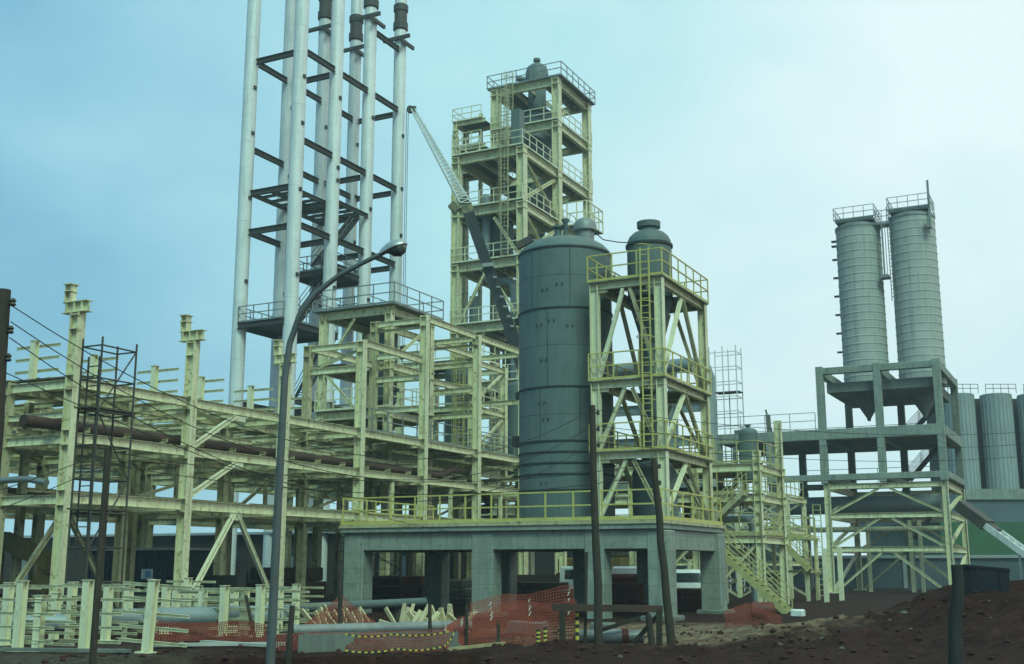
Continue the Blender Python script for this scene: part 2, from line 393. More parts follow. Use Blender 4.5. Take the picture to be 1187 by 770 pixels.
def plate(parent, name, x0, x1, y0, y1, z, m, t=.05):
    return MB().box(((x0 + x1) / 2, (y0 + y1) / 2, z - t / 2 + jit(.002)), (x1 - x0 + jit(), y1 - y0 + jit(), t)).build(name, m, parent)

# ================================================================== PIPE RACK (left)
RX = [-30.07, -33.1, -37.5, -42.5]
RY = [27.4 + 5.58 * k for k in range(8)]
LV = [4.15, 6.1, 7.92]
rk = thing('pipe_rack', 'long cream steel pipe rack of columns and crossing beams filling the left side', 'pipe rack', (-30.07, 27.4, 0))
TOPZ = {0: {0: 10.25, 1: 10.25, 2: 10.25, 3: 12.2, 4: 14.45, 5: 14.4, 6: 14.4, 7: 8.3}, 1: {3: 12.2, 4: 14.4, 5: 14.4, 6: 14.4}}
for i, x in enumerate(RX):
    for k, y in enumerate(RY):
        zt = TOPZ.get(i, {}).get(k, 8.1)
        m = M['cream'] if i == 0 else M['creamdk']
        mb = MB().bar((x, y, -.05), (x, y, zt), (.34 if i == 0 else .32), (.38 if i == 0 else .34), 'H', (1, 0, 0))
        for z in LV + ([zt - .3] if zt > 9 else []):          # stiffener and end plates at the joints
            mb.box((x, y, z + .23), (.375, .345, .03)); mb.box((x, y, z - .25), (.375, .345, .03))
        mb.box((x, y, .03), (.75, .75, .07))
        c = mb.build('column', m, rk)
        if i == 0 and k < 3:                                   # cranked heads of the first columns
            h = MB(); h.bar((x - .62, y, 10.45), (x + .50, y, 10.45), .30, .38, 'H')
            for q in (-.45, -.1, .25): h.box((x + q, y, 10.45), (.03, .28, .36))
            h.bar((x - .42, y, 10.64), (x - .42, y, 11.25), .26, .28, 'H', (1, 0, 0))
            h.box((x - .42, y, 11.02), (.34, .34, .03)); h.box((x - .42, y, 11.26), (.38, .38, .03)); h.build('column_head', M['cream'], c)
for i, x in enumerate(RX):
    for k in range(7):
        for j, z in enumerate(LV):
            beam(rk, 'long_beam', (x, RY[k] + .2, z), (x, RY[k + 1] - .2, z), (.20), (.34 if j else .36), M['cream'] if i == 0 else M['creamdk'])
for k, y in enumerate(RY):
    for i in range(3):
        for j, z in enumerate(LV):
            beam(rk, 'cross_beam', (RX[i] - .18, y, z - .06), (RX[i + 1] + .18, y, z - .06), .18, .30)
for k in range(7):                                             # secondary beams inside the bays
    for q in (.33, .67):
        for j, z in enumerate(LV):
            y = RY[k] + (RY[k + 1] - RY[k]) * q
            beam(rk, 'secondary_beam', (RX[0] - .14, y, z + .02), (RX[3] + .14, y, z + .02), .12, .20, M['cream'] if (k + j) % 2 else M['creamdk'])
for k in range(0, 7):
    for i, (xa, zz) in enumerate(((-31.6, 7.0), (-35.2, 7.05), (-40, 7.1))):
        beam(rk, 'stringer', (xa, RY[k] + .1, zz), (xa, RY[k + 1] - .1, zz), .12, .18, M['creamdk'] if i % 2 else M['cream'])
for k in range(0, 8):
    for z in (7.0,): beam(rk, 'tie_beam', (RX[0] - .2, RY[k], z - .15), (RX[3] + .2, RY[k], z - .15), .15, .22, M['cream'])
for k in range(7):
    for xa, zz, w_, h_ in ((-32.2, 8.2, .10, .16), (-34.0, 8.22, .1, .16), (-36.2, 8.2, .1, .14), (-32.4, 6.42, .10, .16), (-34.8, 6.4, .1, .14), (-38.8, 6.4, .1, .16), (-31.9, 4.45, .1, .14)):
        beam(rk, 'purlin' if zz > 8 else 'pipe_support_rail' if zz > 6 else 'lower_rail', (xa, RY[k] + .15 + jit(.3), zz), (xa, RY[k + 1] - .15, zz), w_, h_, M['cream'] if k % 2 else M['creamdk'], 'C')
    for q in (.17, .5, .83):
        y = RY[k] + 5.58 * q
        beam(rk, 'light_cross_beam', (RX[0] - .1, y, 6.42), (RX[2], y, 6.42), .09, .14, M['creamdk']); beam(rk, 'light_top_beam', (RX[0] - .3, y, 8.14), (RX[3], y, 8.14), .09, .15, M['cream'])
    if k in (0, 3, 4): beam(rk, 'rear_brace', (RX[2], RY[k] + .2, 4.4), (RX[2], RY[k + 1] - .2, 7.7), .14, .14, M['creamdk'])
    beam(rk, 'strut', (RX[1], RY[k] + 2.8, 4.3), (RX[1], RY[k] + 2.8, 6.0), .14, .14, M['creamdk'])
    beam(rk, 'upper_strut', (RX[2], RY[k] + 2.8, 6.3), (RX[2], RY[k] + 2.8, 7.8), .14, .14, M['creamdk'])
for k in range(7):
    P('intermediate_column', M['creamdk'], rk, lambda b: b.bar((-35.3, RY[k] + 2.79, -.05), (-35.3, RY[k] + 2.79, 7.9), .24, .26, 'H', (1, 0, 0)))
    beam(rk, 'rear_brace', (RX[1], RY[k] + .2, 4.4 if k % 2 else 6.3), (RX[1], RY[k + 1] - .2, 5.9 if k % 2 else 7.7), .11, .11, M['cream'])
    beam(rk, 'floor_brace', (RX[0] - .2, RY[k] + .3, 7.75), (RX[1] + .2, RY[k + 1] - .3, 7.75), .10, .10, M['cream']); beam(rk, 'floor_brace', (RX[1] - .2, RY[k] + .3, 5.95), (RX[2] + .2, RY[k + 1] - .3, 5.95), .10, .10, M['creamdk'])
# diagonal braces in the third bay of the front row
for (y0, z0, y1, z1) in ((RY[1] + .25, .5, RY[1] + 2.75, 4.0), (RY[1] + 2.85, 4.0, RY[2] - .2, .5), (RY[1] + .2, 6.3, RY[1] + 2.6, 7.75), (RY[1] + .2, 4.5, RY[1] + 2.7, 5.9)):
    beam(rk, 'brace', (RX[0] + .03, y0, z0), (RX[0] + .03, y1, z1), .16, .16, M['cream2'])
P('gusset_plate', M['cream2'], rk, lambda b: [b.box((RX[0] + .05, RY[1] + 2.8, 3.86), (.04, .7, .35)), b.box((RX[0] + .05, RY[1] + 2.75, 7.62), (.04, .7, .22)), b.box((RX[0] + .05, RY[1] + 2.75, 5.82), (.04, .7, .22))])
for y0 in (RY[0] + .3, RY[0] + 2.9): beam(rk, 'brace', (RX[1], y0, .4 if y0 < 29 else 3.9), (RX[1], y0 + 2.5, 3.9 if y0 < 29 else .4), .16, .16, M['creamdk'])
# upper frame over the bays 3 to 6
for (k0, k1, z) in ((3, 4, 12.1), (4, 5, 14.3), (5, 6, 14.3), (4, 5, 12.1), (5, 6, 12.1)):
    for i in (0, 1):
        if z == 12.1 and k0 > 3 and i == 0: continue
        beam(rk, 'upper_beam', (RX[i], RY[k0] + .2, z), (RX[i], RY[k1] - .2, z), .20, .34)
for k, zz in ((3, (12.0, 10.9)), (4, (14.2, 12.5, 11.3, 9.7)), (5, (14.2, 12.8, 11.4, 10.0)), (6, (14.2, 11.4))):
    for z in zz: beam(rk, 'upper_cross_beam', (RX[0] - .2, RY[k], z), (RX[1] + .2, RY[k], z), .18, .28)
    for z in (zz[0] - .5, zz[1] - .45):
        for sx in (0, 1): pass
for k in (3, 4, 5):
    beam(rk, 'upper_brace', (RX[1] + .02, RY[k] + .2, 11.0 if k == 3 else 13.9), (RX[0], RY[k] + .2, 11.9 if k == 3 else 13.9), .12, .12)
# hanging intermediate level seen above the deck railing
for k in (3, 4, 5, 6):
    beam(rk, 'low_cross_beam', (RX[0] - .2, RY[k] + 2.8, 3.5), (RX[1] + .2, RY[k] + 2.8, 3.5), .18, .26)
    beam(rk, 'hanger', (RX[0], RY[k] + 2.8, 3.5), (RX[0], RY[k] + 2.8, 5.9), .16, .16)
# walkway decks
for z in (4.42, 8.18):
    for k in (0, 2, 3, 5):
        plate(rk, 'walkway', -35.0, -33.5, RY[k] + .3, RY[k + 1] - .3, z, M['grate'])
plate(rk, 'walkway', -32.7, -30.5, RY[3] + .3, RY[6], 8.2, M['grate'])
P('railing', M['galv'], rk, lambda b: railing(b, [(-30.6, RY[3] + .4, 8.2), (-30.6, RY[6], 8.2)], 1.05, 1.4))
# dark soffit planks left on the top beam near the first column
for i, (x0, x1, y) in enumerate(((-33.6, -30.2, 27.75), (-33.0, -30.4, 28.25), (-34.2, -30.6, 28.8), (-34.6, -31.4, 29.4))):
    o = MB().bar((x0, y, 8.19 + .05 * (i % 2)), (x1, y + .25, 8.21 + .05 * (i % 2)), .28, .06).build('scaffold_plank', M['plankdk'])
    tag(o, ['dark plank lying across the top rack beam beside the first column, nearest of four', 'short dark plank on the rack top, second from the front', 'long dark plank on the rack top, third from the front', 'dark plank farthest back of the four by the first rack column'][i], 'plank', 'planks on top of the rack')
# cable support posts standing on the rack and on the ground: one prototype
def arm_post(mt):
    t = thing('arm_post', '', 'support post', (0, 0, 0))
    P('post', mt, t, lambda b: [b.bar((0, 0, 0), (0, 0, 1.5), .20, .18, 'H', (0, 1, 0)), b.box((0, 0, .02), (.42, .36, .04)), b.box((0, 0, 1.5), (.22, .235, .015))])
    for i in range(5):
        P('arm', mt, t, lambda b, i=i: b.bar((-.98, .13, .22 + .29 * i), (.98, .13, .22 + .29 * i), .06, .065, 'C'))
    return t
proto = arm_post(M['cream2'])
gp = [(20, 755, 1.1, 0, 'at the far left with a taller post behind it'), (43, 755, .88, .05, 'shortest one near the left edge'), (97, 755, 1.12, .03, 'beside the dark leaning pole and the open pipe end'),
      (80, 741, 1.05, -.1, 'just behind and left of the dark leaning pole'), (62, 741, .85, .1, 'half hidden low behind the front row at left'), (170, 757, 1.12, .0, 'nearest the trench edge with a striped foot'),
      (215, 729, 1.05, .06, 'in front of the second rack column'), (202, 730, .85, .0, 'low one left of the second rack column'), (233, 736, .88, .08, 'right of the second rack column'), (258, 738, .95, -.05, 'between the two legs of the A brace'),
      (282, 738, .9, .1, 'below the middle of the A brace'), (300, 740, .95, -.04, 'beside the thin brown stake left of the lamp'), (322, 735, .9, .0, 'directly behind the lamp post'), (342, 727, .95, .02, 'just right of the lamp post'), (228, 726, .9, 0, 'small and far behind the net'), (122, 742, 1.0, 0, 'just right of the dark leaning pole'), (146, 740, .95, .03, 'left of the leaning striped post'), (190, 735, .95, 0, 'right of the leaning striped post'), (270, 733, .9, .02, 'farther back inside the A brace'), (312, 731, .9, 0, 'farther back, just left of the lamp post'), (5, 748, 1.05, 0, 'cut by the left picture edge')]
for i, (x, y, s, a, lb) in enumerate(gp):
    p = onz(x, y); p.z = gz(p) - .02
    lab = 'cream arm post on the ground, ' + lb
    if i == 0: o = proto; o.location = p; o.rotation_euler.z = a; o['label'] = lab; o['group'] = 'cream arm posts on the ground'; o.scale = (1, 1, s)
    else: o = dup(proto, p, lab, a, None, (1, 1, s))
    if i == 5: o.rotation_euler = (0, radians(3), .1); stripe = o
names = ['at the far left behind the wires', 'second from the left, by the first column', 'behind the scaffold top', 'left of the second rack column', 'beside the first tube', 'right of the first tube']
for i in range(9):
    y = 28.6 + 3.3 * i
    o = dup(proto, V((-37.5 + .25 * (i % 2), y, 8.14)), 'cream arm post on top of the rack, ' + (names[i] if i < 6 else ['behind the lamp post', 'near the stair foot', 'farthest back'][i - 6]), 0, 'arm posts on the rack top', (1.25, 1.25, 1.7))
    o.name = 'arm_post'
for i in range(4):
    o = dup(proto, V((-42.3, 33 + 4.2 * i, 8.1)), 'cream arm post in the rear row on the rack top, ' + ['leftmost', 'second from left', 'third from left', 'rightmost'][i], 0, 'arm posts on the rack top', (1.2, 1.2, 1.5))
# hand wheel near the first column
o = MB(); o.tube([V((-31.3 + .28 * cos(a), 28.6, 8.95 + .28 * sin(a))) for a in [2 * pi * i / 20 for i in range(21)]], .035, 6)
for a in (0.3, 1.87): o.bar((-31.3 - .27 * cos(a), 28.6, 8.95 - .27 * sin(a)), (-31.3 + .27 * cos(a), 28.6, 8.95 + .27 * sin(a)), .035, .035)
o.bar((-31.3, 28.62, 8.1), (-31.3, 28.62, 8.95), .05, .05)
tag(o.build('hand_wheel', M['dark']), 'round dark hand wheel on the rack top left of the first column', 'hand wheel')
# pipes lying in the rack
def pipe(name, pts, r, m, label, flanges=True, seg=14):
    b = MB(); pts = [V(p) for p in pts]; sm = [pts[0]]
    for i in range(1, len(pts) - 1):                            # rounded elbows
        a, c, d = pts[i - 1], pts[i], pts[i + 1]; q = min(3 * r, (c - a).length * .45, (d - c).length * .45)
        e0 = c + (a - c).normalized() * q; e1 = c + (d - c).normalized() * q
        sm += [e0 * (1 - t) ** 2 + c * (2 * t * (1 - t)) + e1 * t * t for t in (0, .2, .4, .6, .8, 1)]
    sm.append(pts[-1]); b.tube(sm, r, seg)
    if flanges:
        for a, c in zip(pts, pts[1:]):
            d = c - a; n = int(d.length // 6)
            for i in range(n + 1):
                p = a + d * ((i + .5) / (n + 1)); u = d.normalized(); b.tube([p - u * .04, p + u * .04], r * 1.04, seg)
    return tag(b.build(name, m), label, 'pipe')
pipe('process_pipe', [(-30.62, 26.0, 6.53), (-30.62, 52.5, 6.53), (-30.62, 53.5, 6.95), (-30.62, 56, 6.9)], .19, M['rust'], 'long dark brown pipe along the middle level of the rack just behind the front columns', False)
pipe('process_pipe', [(-31.4, 47, 6.6), (-31.4, 52.2, 6.6), (-31.4, 52.2, 5.4), (-34, 52.2, 5.4)], .24, M['rust'], 'brown pipe with a round elbow above the deck railing left of the tank', False)
pipe('process_pipe', [(-31.7, 54, 6.4), (-31.7, 59, 6.4), (-31.7, 60.2, 5.2), (-33, 61, 5.2)], .28, M['rust'], 'thick brown bent pipe close to the tank bottom in the rack', False)
for i, (x, z, r, m, lb) in enumerate(((-34.2, 6.5, .16, 'pipe', 'thin grey pipe on the rack middle level behind the brown pipe'), (-35.9, 6.55, .22, 'galv', 'pale grey pipe on the rack middle level in the third row'),
        (-36.6, 4.6, .25, 'rust', 'brown pipe on the lowest rack level toward the back'), (-39, 6.5, .2, 'pipe', 'grey pipe in the back bay of the rack middle level'), (-31.9, 8.3, .12, 'rust', 'slim brown pipe lying on the rack top beams'),
        (-40.4, 4.6, .3, 'galv', 'thick pale pipe on the lowest rack level at the back'))):
    pipe('process_pipe', [(x, 27.0 + i * 1.3, z), (x, 62 + i, z)], r, M[m], lb)
pipe('vent_pipe', [(-33.3, 27.2, 4.75), (-31.6, 27.2, 4.78), (-30.6, 27.1, 4.62)], .11, M['galv'], 'short bright pipe lying across the rack lower level at the left edge', False)

# ================================================================== SCAFFOLD TOWER
st = thing('scaffold_tower', 'tall dark tubular scaffold tower standing in front of the rack beside the first column', 'scaffold', (-27.0, 25.6, 0))
cor = [(-27.35, 25.2), (-26.55, 25.2), (-26.55, 26.6), (-27.35, 26.6)]
for (x, y) in cor: P('pole', M['dark'], st, lambda b: b.tube([(x, y, -.1), (x, y, 8.75)], .032, 8))
for i in range(9):
    z = .5 + i * 1.0
    P('ledger', M['dark'], st, lambda b: [b.tube([(*cor[a], z), (*cor[(a + 1) % 4], z)], .026, 6) for a in range(4)])
for i in range(4):
    z = .5 + 2 * i
    P('brace', M['dark'], st, lambda b: b.tube([(*cor[1 if i % 2 else 2], z), (*cor[2 if i % 2 else 1], z + 2)], .024, 6))
P('plank_deck', M['plankdk'], st, lambda b: [b.bar((-27.2 + .25 * i, 25.0, 3.62), (-27.2 + .25 * i, 26.9, 3.62), .22, .05) for i in range(3)])
P('plank_deck', M['plankdk'], st, lambda b: [b.bar((-27.2 + .25 * i, 25.0, 6.62), (-27.2 + .25 * i, 26.9, 6.62), .22, .05) for i in range(3)])
P('ladder', M['dark'], st, lambda b: ladder(b, (-27.0, 25.35, .1), 8.2, (1, 0, 0)))

ls = dup(st, V((-31.3, 46.2, 0)), 'low dark scaffold under the rack at the left end of the concrete deck', 0, None, (2.2, 2.0, .40)); ls.name = 'scaffold_tower'
# ================================================================== TUBE TOWER (stacks)
TX = [-54.55, -50.0]; TY = [64.45 + 4.5 * k for k in range(4)]
tt = thing('tube_tower', 'eight tall silver tubes tied by dark steel beams, cut by the top edge', 'tube tower', (-52, 71, 0))
for x in TX:
    for k, y in enumerate(TY):
        def tb(b):
            pr = [(.51, -.1)]; z = 0
            while z < 52: z += 2.05; pr += [(.51, z - .03), (.521, z - .015), (.521, z + .015), (.51, z + .03)]
            b.lathe(pr, (x, y, 0), 26)
        c = P('tube', M['tube'], tt, tb)
        if k >= 2:
            P('collar', M['dark'], c, lambda b: [b.lathe([(.53, 46.5), (.63, 46.6), (.63, 47.2), (.54, 47.3), (.54, 48.2), (.63, 48.3), (.63, 48.8), (.53, 48.9)], (x, y, 0), 26), b.bar((x - 1.3, y - .6, 45.6), (x + 1.3, y - .6, 45.6), .2, .3), b.bar((x + .7, y - 1.0, 45.2), (x + .7, y + 1.0, 45.2), .2, .3)])
        P('clip', M['dark'], c, lambda b: [b.box((x + .53, y - .1, z), (.12, .26, .26)) for z in (33.4 - 2 * k % 5, 28.4 + 2 * k % 3, 22.1, 37)])
def tbeam(name, a, b_): beam(tt, name, a, b_, .26, .42, M['dark'])
o5 = .5
for z in (39.2, 32.3, 25.9):
    for x in TX:
        for k in range(3):
            if (z == 25.9 and k == 1 and x == TX[0]): continue
            tbeam('long_tie', (x + .2, TY[k] + o5, z), (x + .2, TY[k + 1] - o5, z))
    for k in range(4):
        if z == 32.3 and k in (0, 1): continue
        if z == 39.2 and k == 2: continue
        tbeam('cross_tie', (TX[0] + o5, TY[k], z - .1), (TX[1] - o5, TY[k], z - .1))
for z in (44.6, 13.2):
    for x in TX:
        for k in (range(3) if z < 20 else ((2,) if x == TX[1] else ())): tbeam('long_tie', (x + .2, TY[k] + o5, z), (x + .2, TY[k + 1] - o5, z))
    for k in ((1, 2, 3) if z < 20 else ()): tbeam('cross_tie', (TX[0] + o5, TY[k], z), (TX[1] - o5, TY[k], z))
def open_floor(x0, x1, y0, y1, z):
    for i in range(5): tbeam('floor_beam', (x0, y0 + (y1 - y0) * i / 4, z), (x1, y0 + (y1 - y0) * i / 4, z)) if i in (0, 4) else beam(tt, 'floor_beam', (x0, y0 + (y1 - y0) * i / 4, z), (x1, y0 + (y1 - y0) * i / 4, z), .14, .2, M['dark'])
    for i in range(3): beam(tt, 'floor_joist', (x0 + (x1 - x0) * i / 2, y0, z - .02), (x0 + (x1 - x0) * i / 2, y1, z - .02), .2, .3, M['dark'])
open_floor(TX[0] + .5, TX[1] - .5, TY[0], TY[1], 28.75)
open_floor(TX[0] + .5, TX[1] + .4, TY[1] + .6, TY[2] - .3, 28.8)
# lower platform with railing and the stairs zigzagging up the middle
x0, x1 = TX[0] + .3, TX[1] - .2
for (ya, yb, z) in ((TY[0] - .5, TY[1] + 1.5, 19.0), (TY[1] + 1, TY[2] + .6, 24.0), (TY[2] + 1.0, TY[3], 21.6)):
    plate(tt, 'platform', x0, x1, ya, yb, z, M['dark'], .10)
    for y in (ya, yb): tbeam('platform_edge', (x0, y, z - .25), (x1, y, z - .25))
    for x in (x0, x1): tbeam('platform_edge', (x, ya, z - .27), (x, yb, z - .27))
    P('railing', M['galv'], tt, lambda b: railing(b, [(x0, yb, z), (x0, ya, z), (x1, ya, z), (x1, yb, z)], 1.15, 1.4, .03))
sx = -51.6
for (a, b_) in (((sx, TY[0] + 3.2, 13.4), (sx, TY[1] + 2.6, 19)), ((sx - .6, TY[0] + 3.0, 19.1), (sx - .6, TY[1] + 3.0, 24)), ((sx + .2, TY[1] + .2, 24.1), (sx + .2, TY[2] + .2, 28.8)), ((sx - .2, TY[1] - .6, 8.4), (sx - .2, TY[1] + 3.0, 13.2))):
    stair(tt, a, b_, .95, (1, 0, 0), M['dark'], M['galv'])

# ================================================================== MID EQUIPMENT FRAME
ef = thing('equipment_frame', 'cream steel equipment frame with a railed roof platform, in front of the silver tubes', 'steel frame', (-34.6, 52, 0))
EX = [-36.9, -32.7]; EY = [50.5, 54.6, 58.6]
for x in EX:
    for y in EY[:2]:
        P('column', M['cream'], ef, lambda b: [b.bar((x, y, -.05), (x, y, 15.1), .36, .38, 'H', (1, 0, 0)), b.box((x, y, 12.0), (.42, .42, .05)), b.box((x, y, 9.6), (.42, .42, .05))])
for z, nm in ((15.15, 'roof_beam'), (12.2, 'beam'), (9.7, 'beam')):
    for y in EY[:2]: beam(ef, nm, (EX[0] - .3, y, z), (EX[1] + .3, y, z), .22, .40)
    for x in EX: beam(ef, nm, (x, EY[0] - .2, z - .02), (x, EY[1] + .2, z - .02), .22, .38)
plate(ef, 'roof_deck', EX[0] - .5, EX[1] + .5, EY[0] - .4, EY[1] + .6, 15.42, M['grate'])
plate(ef, 'floor_deck', EX[0] - .2, EX[1] + .3, EY[0] - .3, EY[1] + .2, 9.98, M['grate'])
plate(ef, 'floor_deck', EX[0] - .2, EX[0] + 1.6, EY[0] - .3, EY[1] + .2, 12.46, M['grate'])
P('railing', M['galv'], ef, lambda b: railing(b, [(EX[0] - .5, EY[0] - .4, 15.42), (EX[1] + .5, EY[0] - .4, 15.42), (EX[1] + .5, EY[1] + .6, 15.42), (EX[0] - .5, EY[1] + .6, 15.42)], 1.1, 1.2, .024, closed=True))
P('railing', M['cream'], ef, lambda b: railing(b, [(EX[0] - .2, EY[0] - .3, 9.98), (EX[1] + .3, EY[0] - .3, 9.98), (EX[1] + .3, EY[1], 9.98)], 1.1, 1.2, .024))
beam(ef, 'brace', (EX[1], EY[0] + .2, 12.4), (EX[1], EY[1] - .2, 14.9), .13, .13)
beam(ef, 'brace', (EX[0] + .2, EY[0], 12.4), (EX[0] + 2, EY[0], 14.9), .13, .13)
beam(ef, 'brace', (EX[0] + 2.3, EY[0], 9.9), (EX[0] + .2, EY[0], 12.0), .13, .13)
def vessel(name, c, r, z0, z1, label, m='tank', cone=None, nz=True):
    t = thing(name, label, 'vessel', (c[0], c[1], z0))
    pr = [(r * .3, z0 - r * .35), (r * .75, z0 - r * .22), (r, z0)]
    z = z0
    while z + 2.4 < z1: z += 2.4; pr += [(r, z - .03), (r * 1.012, z), (r, z + .03)]
    pr += [(r, z1), (r * .93, z1 + r * .18), (r * .7, z1 + r * .36), (r * .3, z1 + r * .46)]
    P('shell', M[m], t, lambda b: b.lathe(pr, (c[0], c[1], 0), 32))
    if nz: P('nozzle', M[m], t, lambda b: [b.lathe([(r * .22, z1 + r * .4), (r * .22, z1 + r * .7), (r * .34, z1 + r * .7), (r * .34, z1 + r * .82)], (c[0], c[1], 0), 20), b.tube([(c[0] + r * .9, c[1], z0 + .6), (c[0] + r * 1.35, c[1], z0 + .6)], r * .14, 10)])
    P('leg', M['creamdk'], t, lambda b: [b.bar((c[0] + r * .8 * cos(a), c[1] + r * .8 * sin(a), z0 - 1.5), (c[0] + r * .8 * cos(a), c[1] + r * .8 * sin(a), z0 + .4), .14, .14) for a in (.8, 2.4, 3.9, 5.5)])
    return t
vessel('process_vessel', (-34.3, 52.5), .72, 10.6, 14.3, 'dark grey upright vessel inside the frame under the railed roof platform')
vessel('process_vessel', (-34.3, 52.4), .62, 6.6, 9.0, 'small dark vessel below the floor of the frame with the railed roof', nz=False)
vessel('process_vessel', (-35.0, 62.0), .85, 8.6, 13.9, 'tall dark blue grey vessel seen through the rack left of the crane boom')
vessel('process_vessel', (-33.0, 66.5), .8, 7.5, 13.2, 'dark vessel partly hidden behind the rack under the crane boom', nz=False)
# second frame behind, carrying that vessel
e2 = thing('equipment_frame', 'cream steel frame holding a vessel, between the roofed equipment frame and the tall tower', 'steel frame', (-36, 63, 0))
for x in (-38.2, -33.2):
    for y in (60.4, 64.6): P('column', M['cream'], e2, lambda b: b.bar((x, y, -.05), (x, y, 14.2), .34, .36, 'H', (1, 0, 0)))
for z in (8.3, 11.2, 14.0):
    for y in (60.4, 64.6): beam(e2, 'beam', (-38.4, y, z), (-33.0, y, z), .2, .34)
    for x in (-38.2, -33.2): beam(e2, 'beam', (x, 60.2, z - .02), (x, 64.8, z - .02), .2, .33)
    plate(e2, 'floor_deck', -38.2, -36.0, 60.4, 64.6, z + .25, M['grate'])
    P('railing', M['cream'], e2, lambda b: railing(b, [(-38.3, 60.3, z + .25), (-33.1, 60.3, z + .25), (-33.1, 64.6, z + .25)], 1.1, 1.3))
P('ladder', M['yellow'], e2, lambda b: ladder(b, (-33.8, 60.0, 4), 15, (1, 0, 0), .5, (0, -1, 0)))
for z in (9.7, 12.6): beam(e2, 'brace', (-33.2, 60.5, z - 1.2), (-33.2, 64.4, z + 1.2), .13, .13)

# ================================================================== MAIN TOWER
mt = thing('process_tower', 'tall cream steel process tower with grated floors, highest structure in the middle', 'tower', (-40, 81, 0))
X0, X1 = -42.6, -37.0; Y1, Y2, Y3 = 74.9, 81.3, 87.5
def tcol(x, y, z1, s=.62):
    def fn(b):
        b.bar((x, y, -.05), (x, y, z1), s, s, 'H', (1, 0, 0), t=.07)
        for z in (6, 10.5, 15, 19.5, 24.3, 28.6, 32.9, 37.2, 40.9):
            if z < z1 + .2: b.box((x, y, z - .45), (s + .08, s + .08, .06)); b.box((x, y, z + .02), (s + .08, s + .08, .06))
    P('column', M['cream'], mt, fn)
for x in (X0, X1):
    tcol(x, Y1, 33.1); tcol(x, Y2, 41.2); tcol(x, Y3, 41.2)
tcol(-45.4, Y2, 38.8, .40); tcol(-45.4, Y1 + 4.6, 38.0, .34); tcol(-44.0, Y2, 39.2, .26)
LZ = [6.0, 10.5, 15.0, 19.5, 24.3, 28.6, 32.9, 37.2, 40.9]
for z in LZ:
    low = z < 33.5
    ys = ([Y1] if low else []) + [Y2, Y3]
    for y in ys: beam(mt, 'cross_beam', (X0, y, z - .2), (X1, y, z - .2), .34, .62)
    for x in (X0, X1):
        if low: beam(mt, 'side_beam', (x, Y1, z - .22), (x, Y2, z - .22), .32, .58)
        beam(mt, 'side_beam', (x, Y2, z - .22), (x, Y3, z - .22), .32, .58)
    y0 = Y1 if low else Y2
    top = z == LZ[-1]
    # floor with an opening for the vessels
    plate(mt, 'floor_grating', X0 - (.2 if not top else .6), X0 + 1.7, y0 - .4, Y3 + .5, z + .16, M['grate'])
    plate(mt, 'floor_grating', X1 - 1.5, X1 + (.2 if not top else .6), y0 - .4, Y3 + .5, z + .16, M['grate'])
    plate(mt, 'floor_grating', X0 + 1.7, X1 - 1.5, y0 - .4, (Y1 + 4.9 if low else Y2 + 1.0), z + .162, M['grate'])
    for q in (.25, .5, .75): beam(mt, 'floor_joist', (X0 + (X1 - X0) * q, y0, z - .05), (X0 + (X1 - X0) * q, Y3, z - .05), .16, .3)
    e = .6 if top else .25
    P('railing', M['cream2'] if z < 40 else M['galv'], mt, lambda b: railing(b, [(X0 - e, y0 - .4, z + .16), (X1 + e, y0 - .4, z + .16), (X1 + e, Y3 + .5, z + .16), (X0 - e, Y3 + .5, z + .16)], 1.15, 1.25, .028, closed=True))
# braces on the right hand face and front
for (a, b_) in (((Y1, 24.5), (Y2, 28.2)), ((Y2, 24.5), (Y1, 28.2)), ((Y1, 28.8), (Y2, 32.4)), ((Y2, 28.9), (Y1, 32.4)), ((Y1, 20), (Y2, 24)), ((Y2, 15.3), (Y1, 19.2))):
    beam(mt, 'brace', (X1 - .05 + jit(.02), a[0], a[1]), (X1 - .05 + jit(.02), b_[0], b_[1]), .24, .24)
for z in (10.8, 15.3, 19.8): beam(mt, 'brace', (X0 + .3, Y1, z), (X0 + 2.6, Y1, z + 3.9), .2, .2); 
for z in (10.8, 19.8, 24.6): beam(mt, 'brace', (X1 - .3, Y1 + .06, z), (X1 - 2.4, Y1 + .06, z + 3.2), .2, .2)
# left annex platforms
for z in (37.8, 35.6, 33.6, 29.6):
    beam(mt, 'annex_beam', (-45.5, Y2, z), (X0, Y2, z), .22, .34); beam(mt, 'annex_beam', (-45.4, Y1 + 4.6, z), (X0, Y1 + 4.6, z), .2, .32)
    beam(mt, 'annex_beam', (-45.4, Y1 + 4.5, z - .02), (-45.4, Y2 + .1, z - .02), .2, .3)
    if z < 38: 
        plate(mt, 'annex_floor', -45.6, X0 - .3, Y1 + 4.4, Y2 + .2, z + .2, M['grate'])
        P('railing', M['cream2'], mt, lambda b: railing(b, [(X0 - .3, Y1 + 4.4, z + .2), (-45.6, Y1 + 4.4, z + .2), (-45.6, Y2 + .2, z + .2)], 1.1, 1.0, .026))
for z0, z1 in ((33.6, 35.6),): beam(mt, 'annex_brace', (-45.4, Y1 + 4.6, z0), (X0 - .2, Y1 + 4.6, z1), .14, .14)
# small balcony on the right face
plate(mt, 'balcony', X1 + .3, X1 + 2.0, Y2 + 1.2, Y3 - 1.6, 28.75, M['grate'])
P('railing', M['cream2'], mt, lambda b: railing(b, [(X1 + .3, Y2 + 1.2, 28.75), (X1 + 2.0, Y2 + 1.2, 28.75), (X1 + 2.0, Y3 - 1.6, 28.75), (X1 + .3, Y3 - 1.6, 28.75)], 1.9, .9, .04))
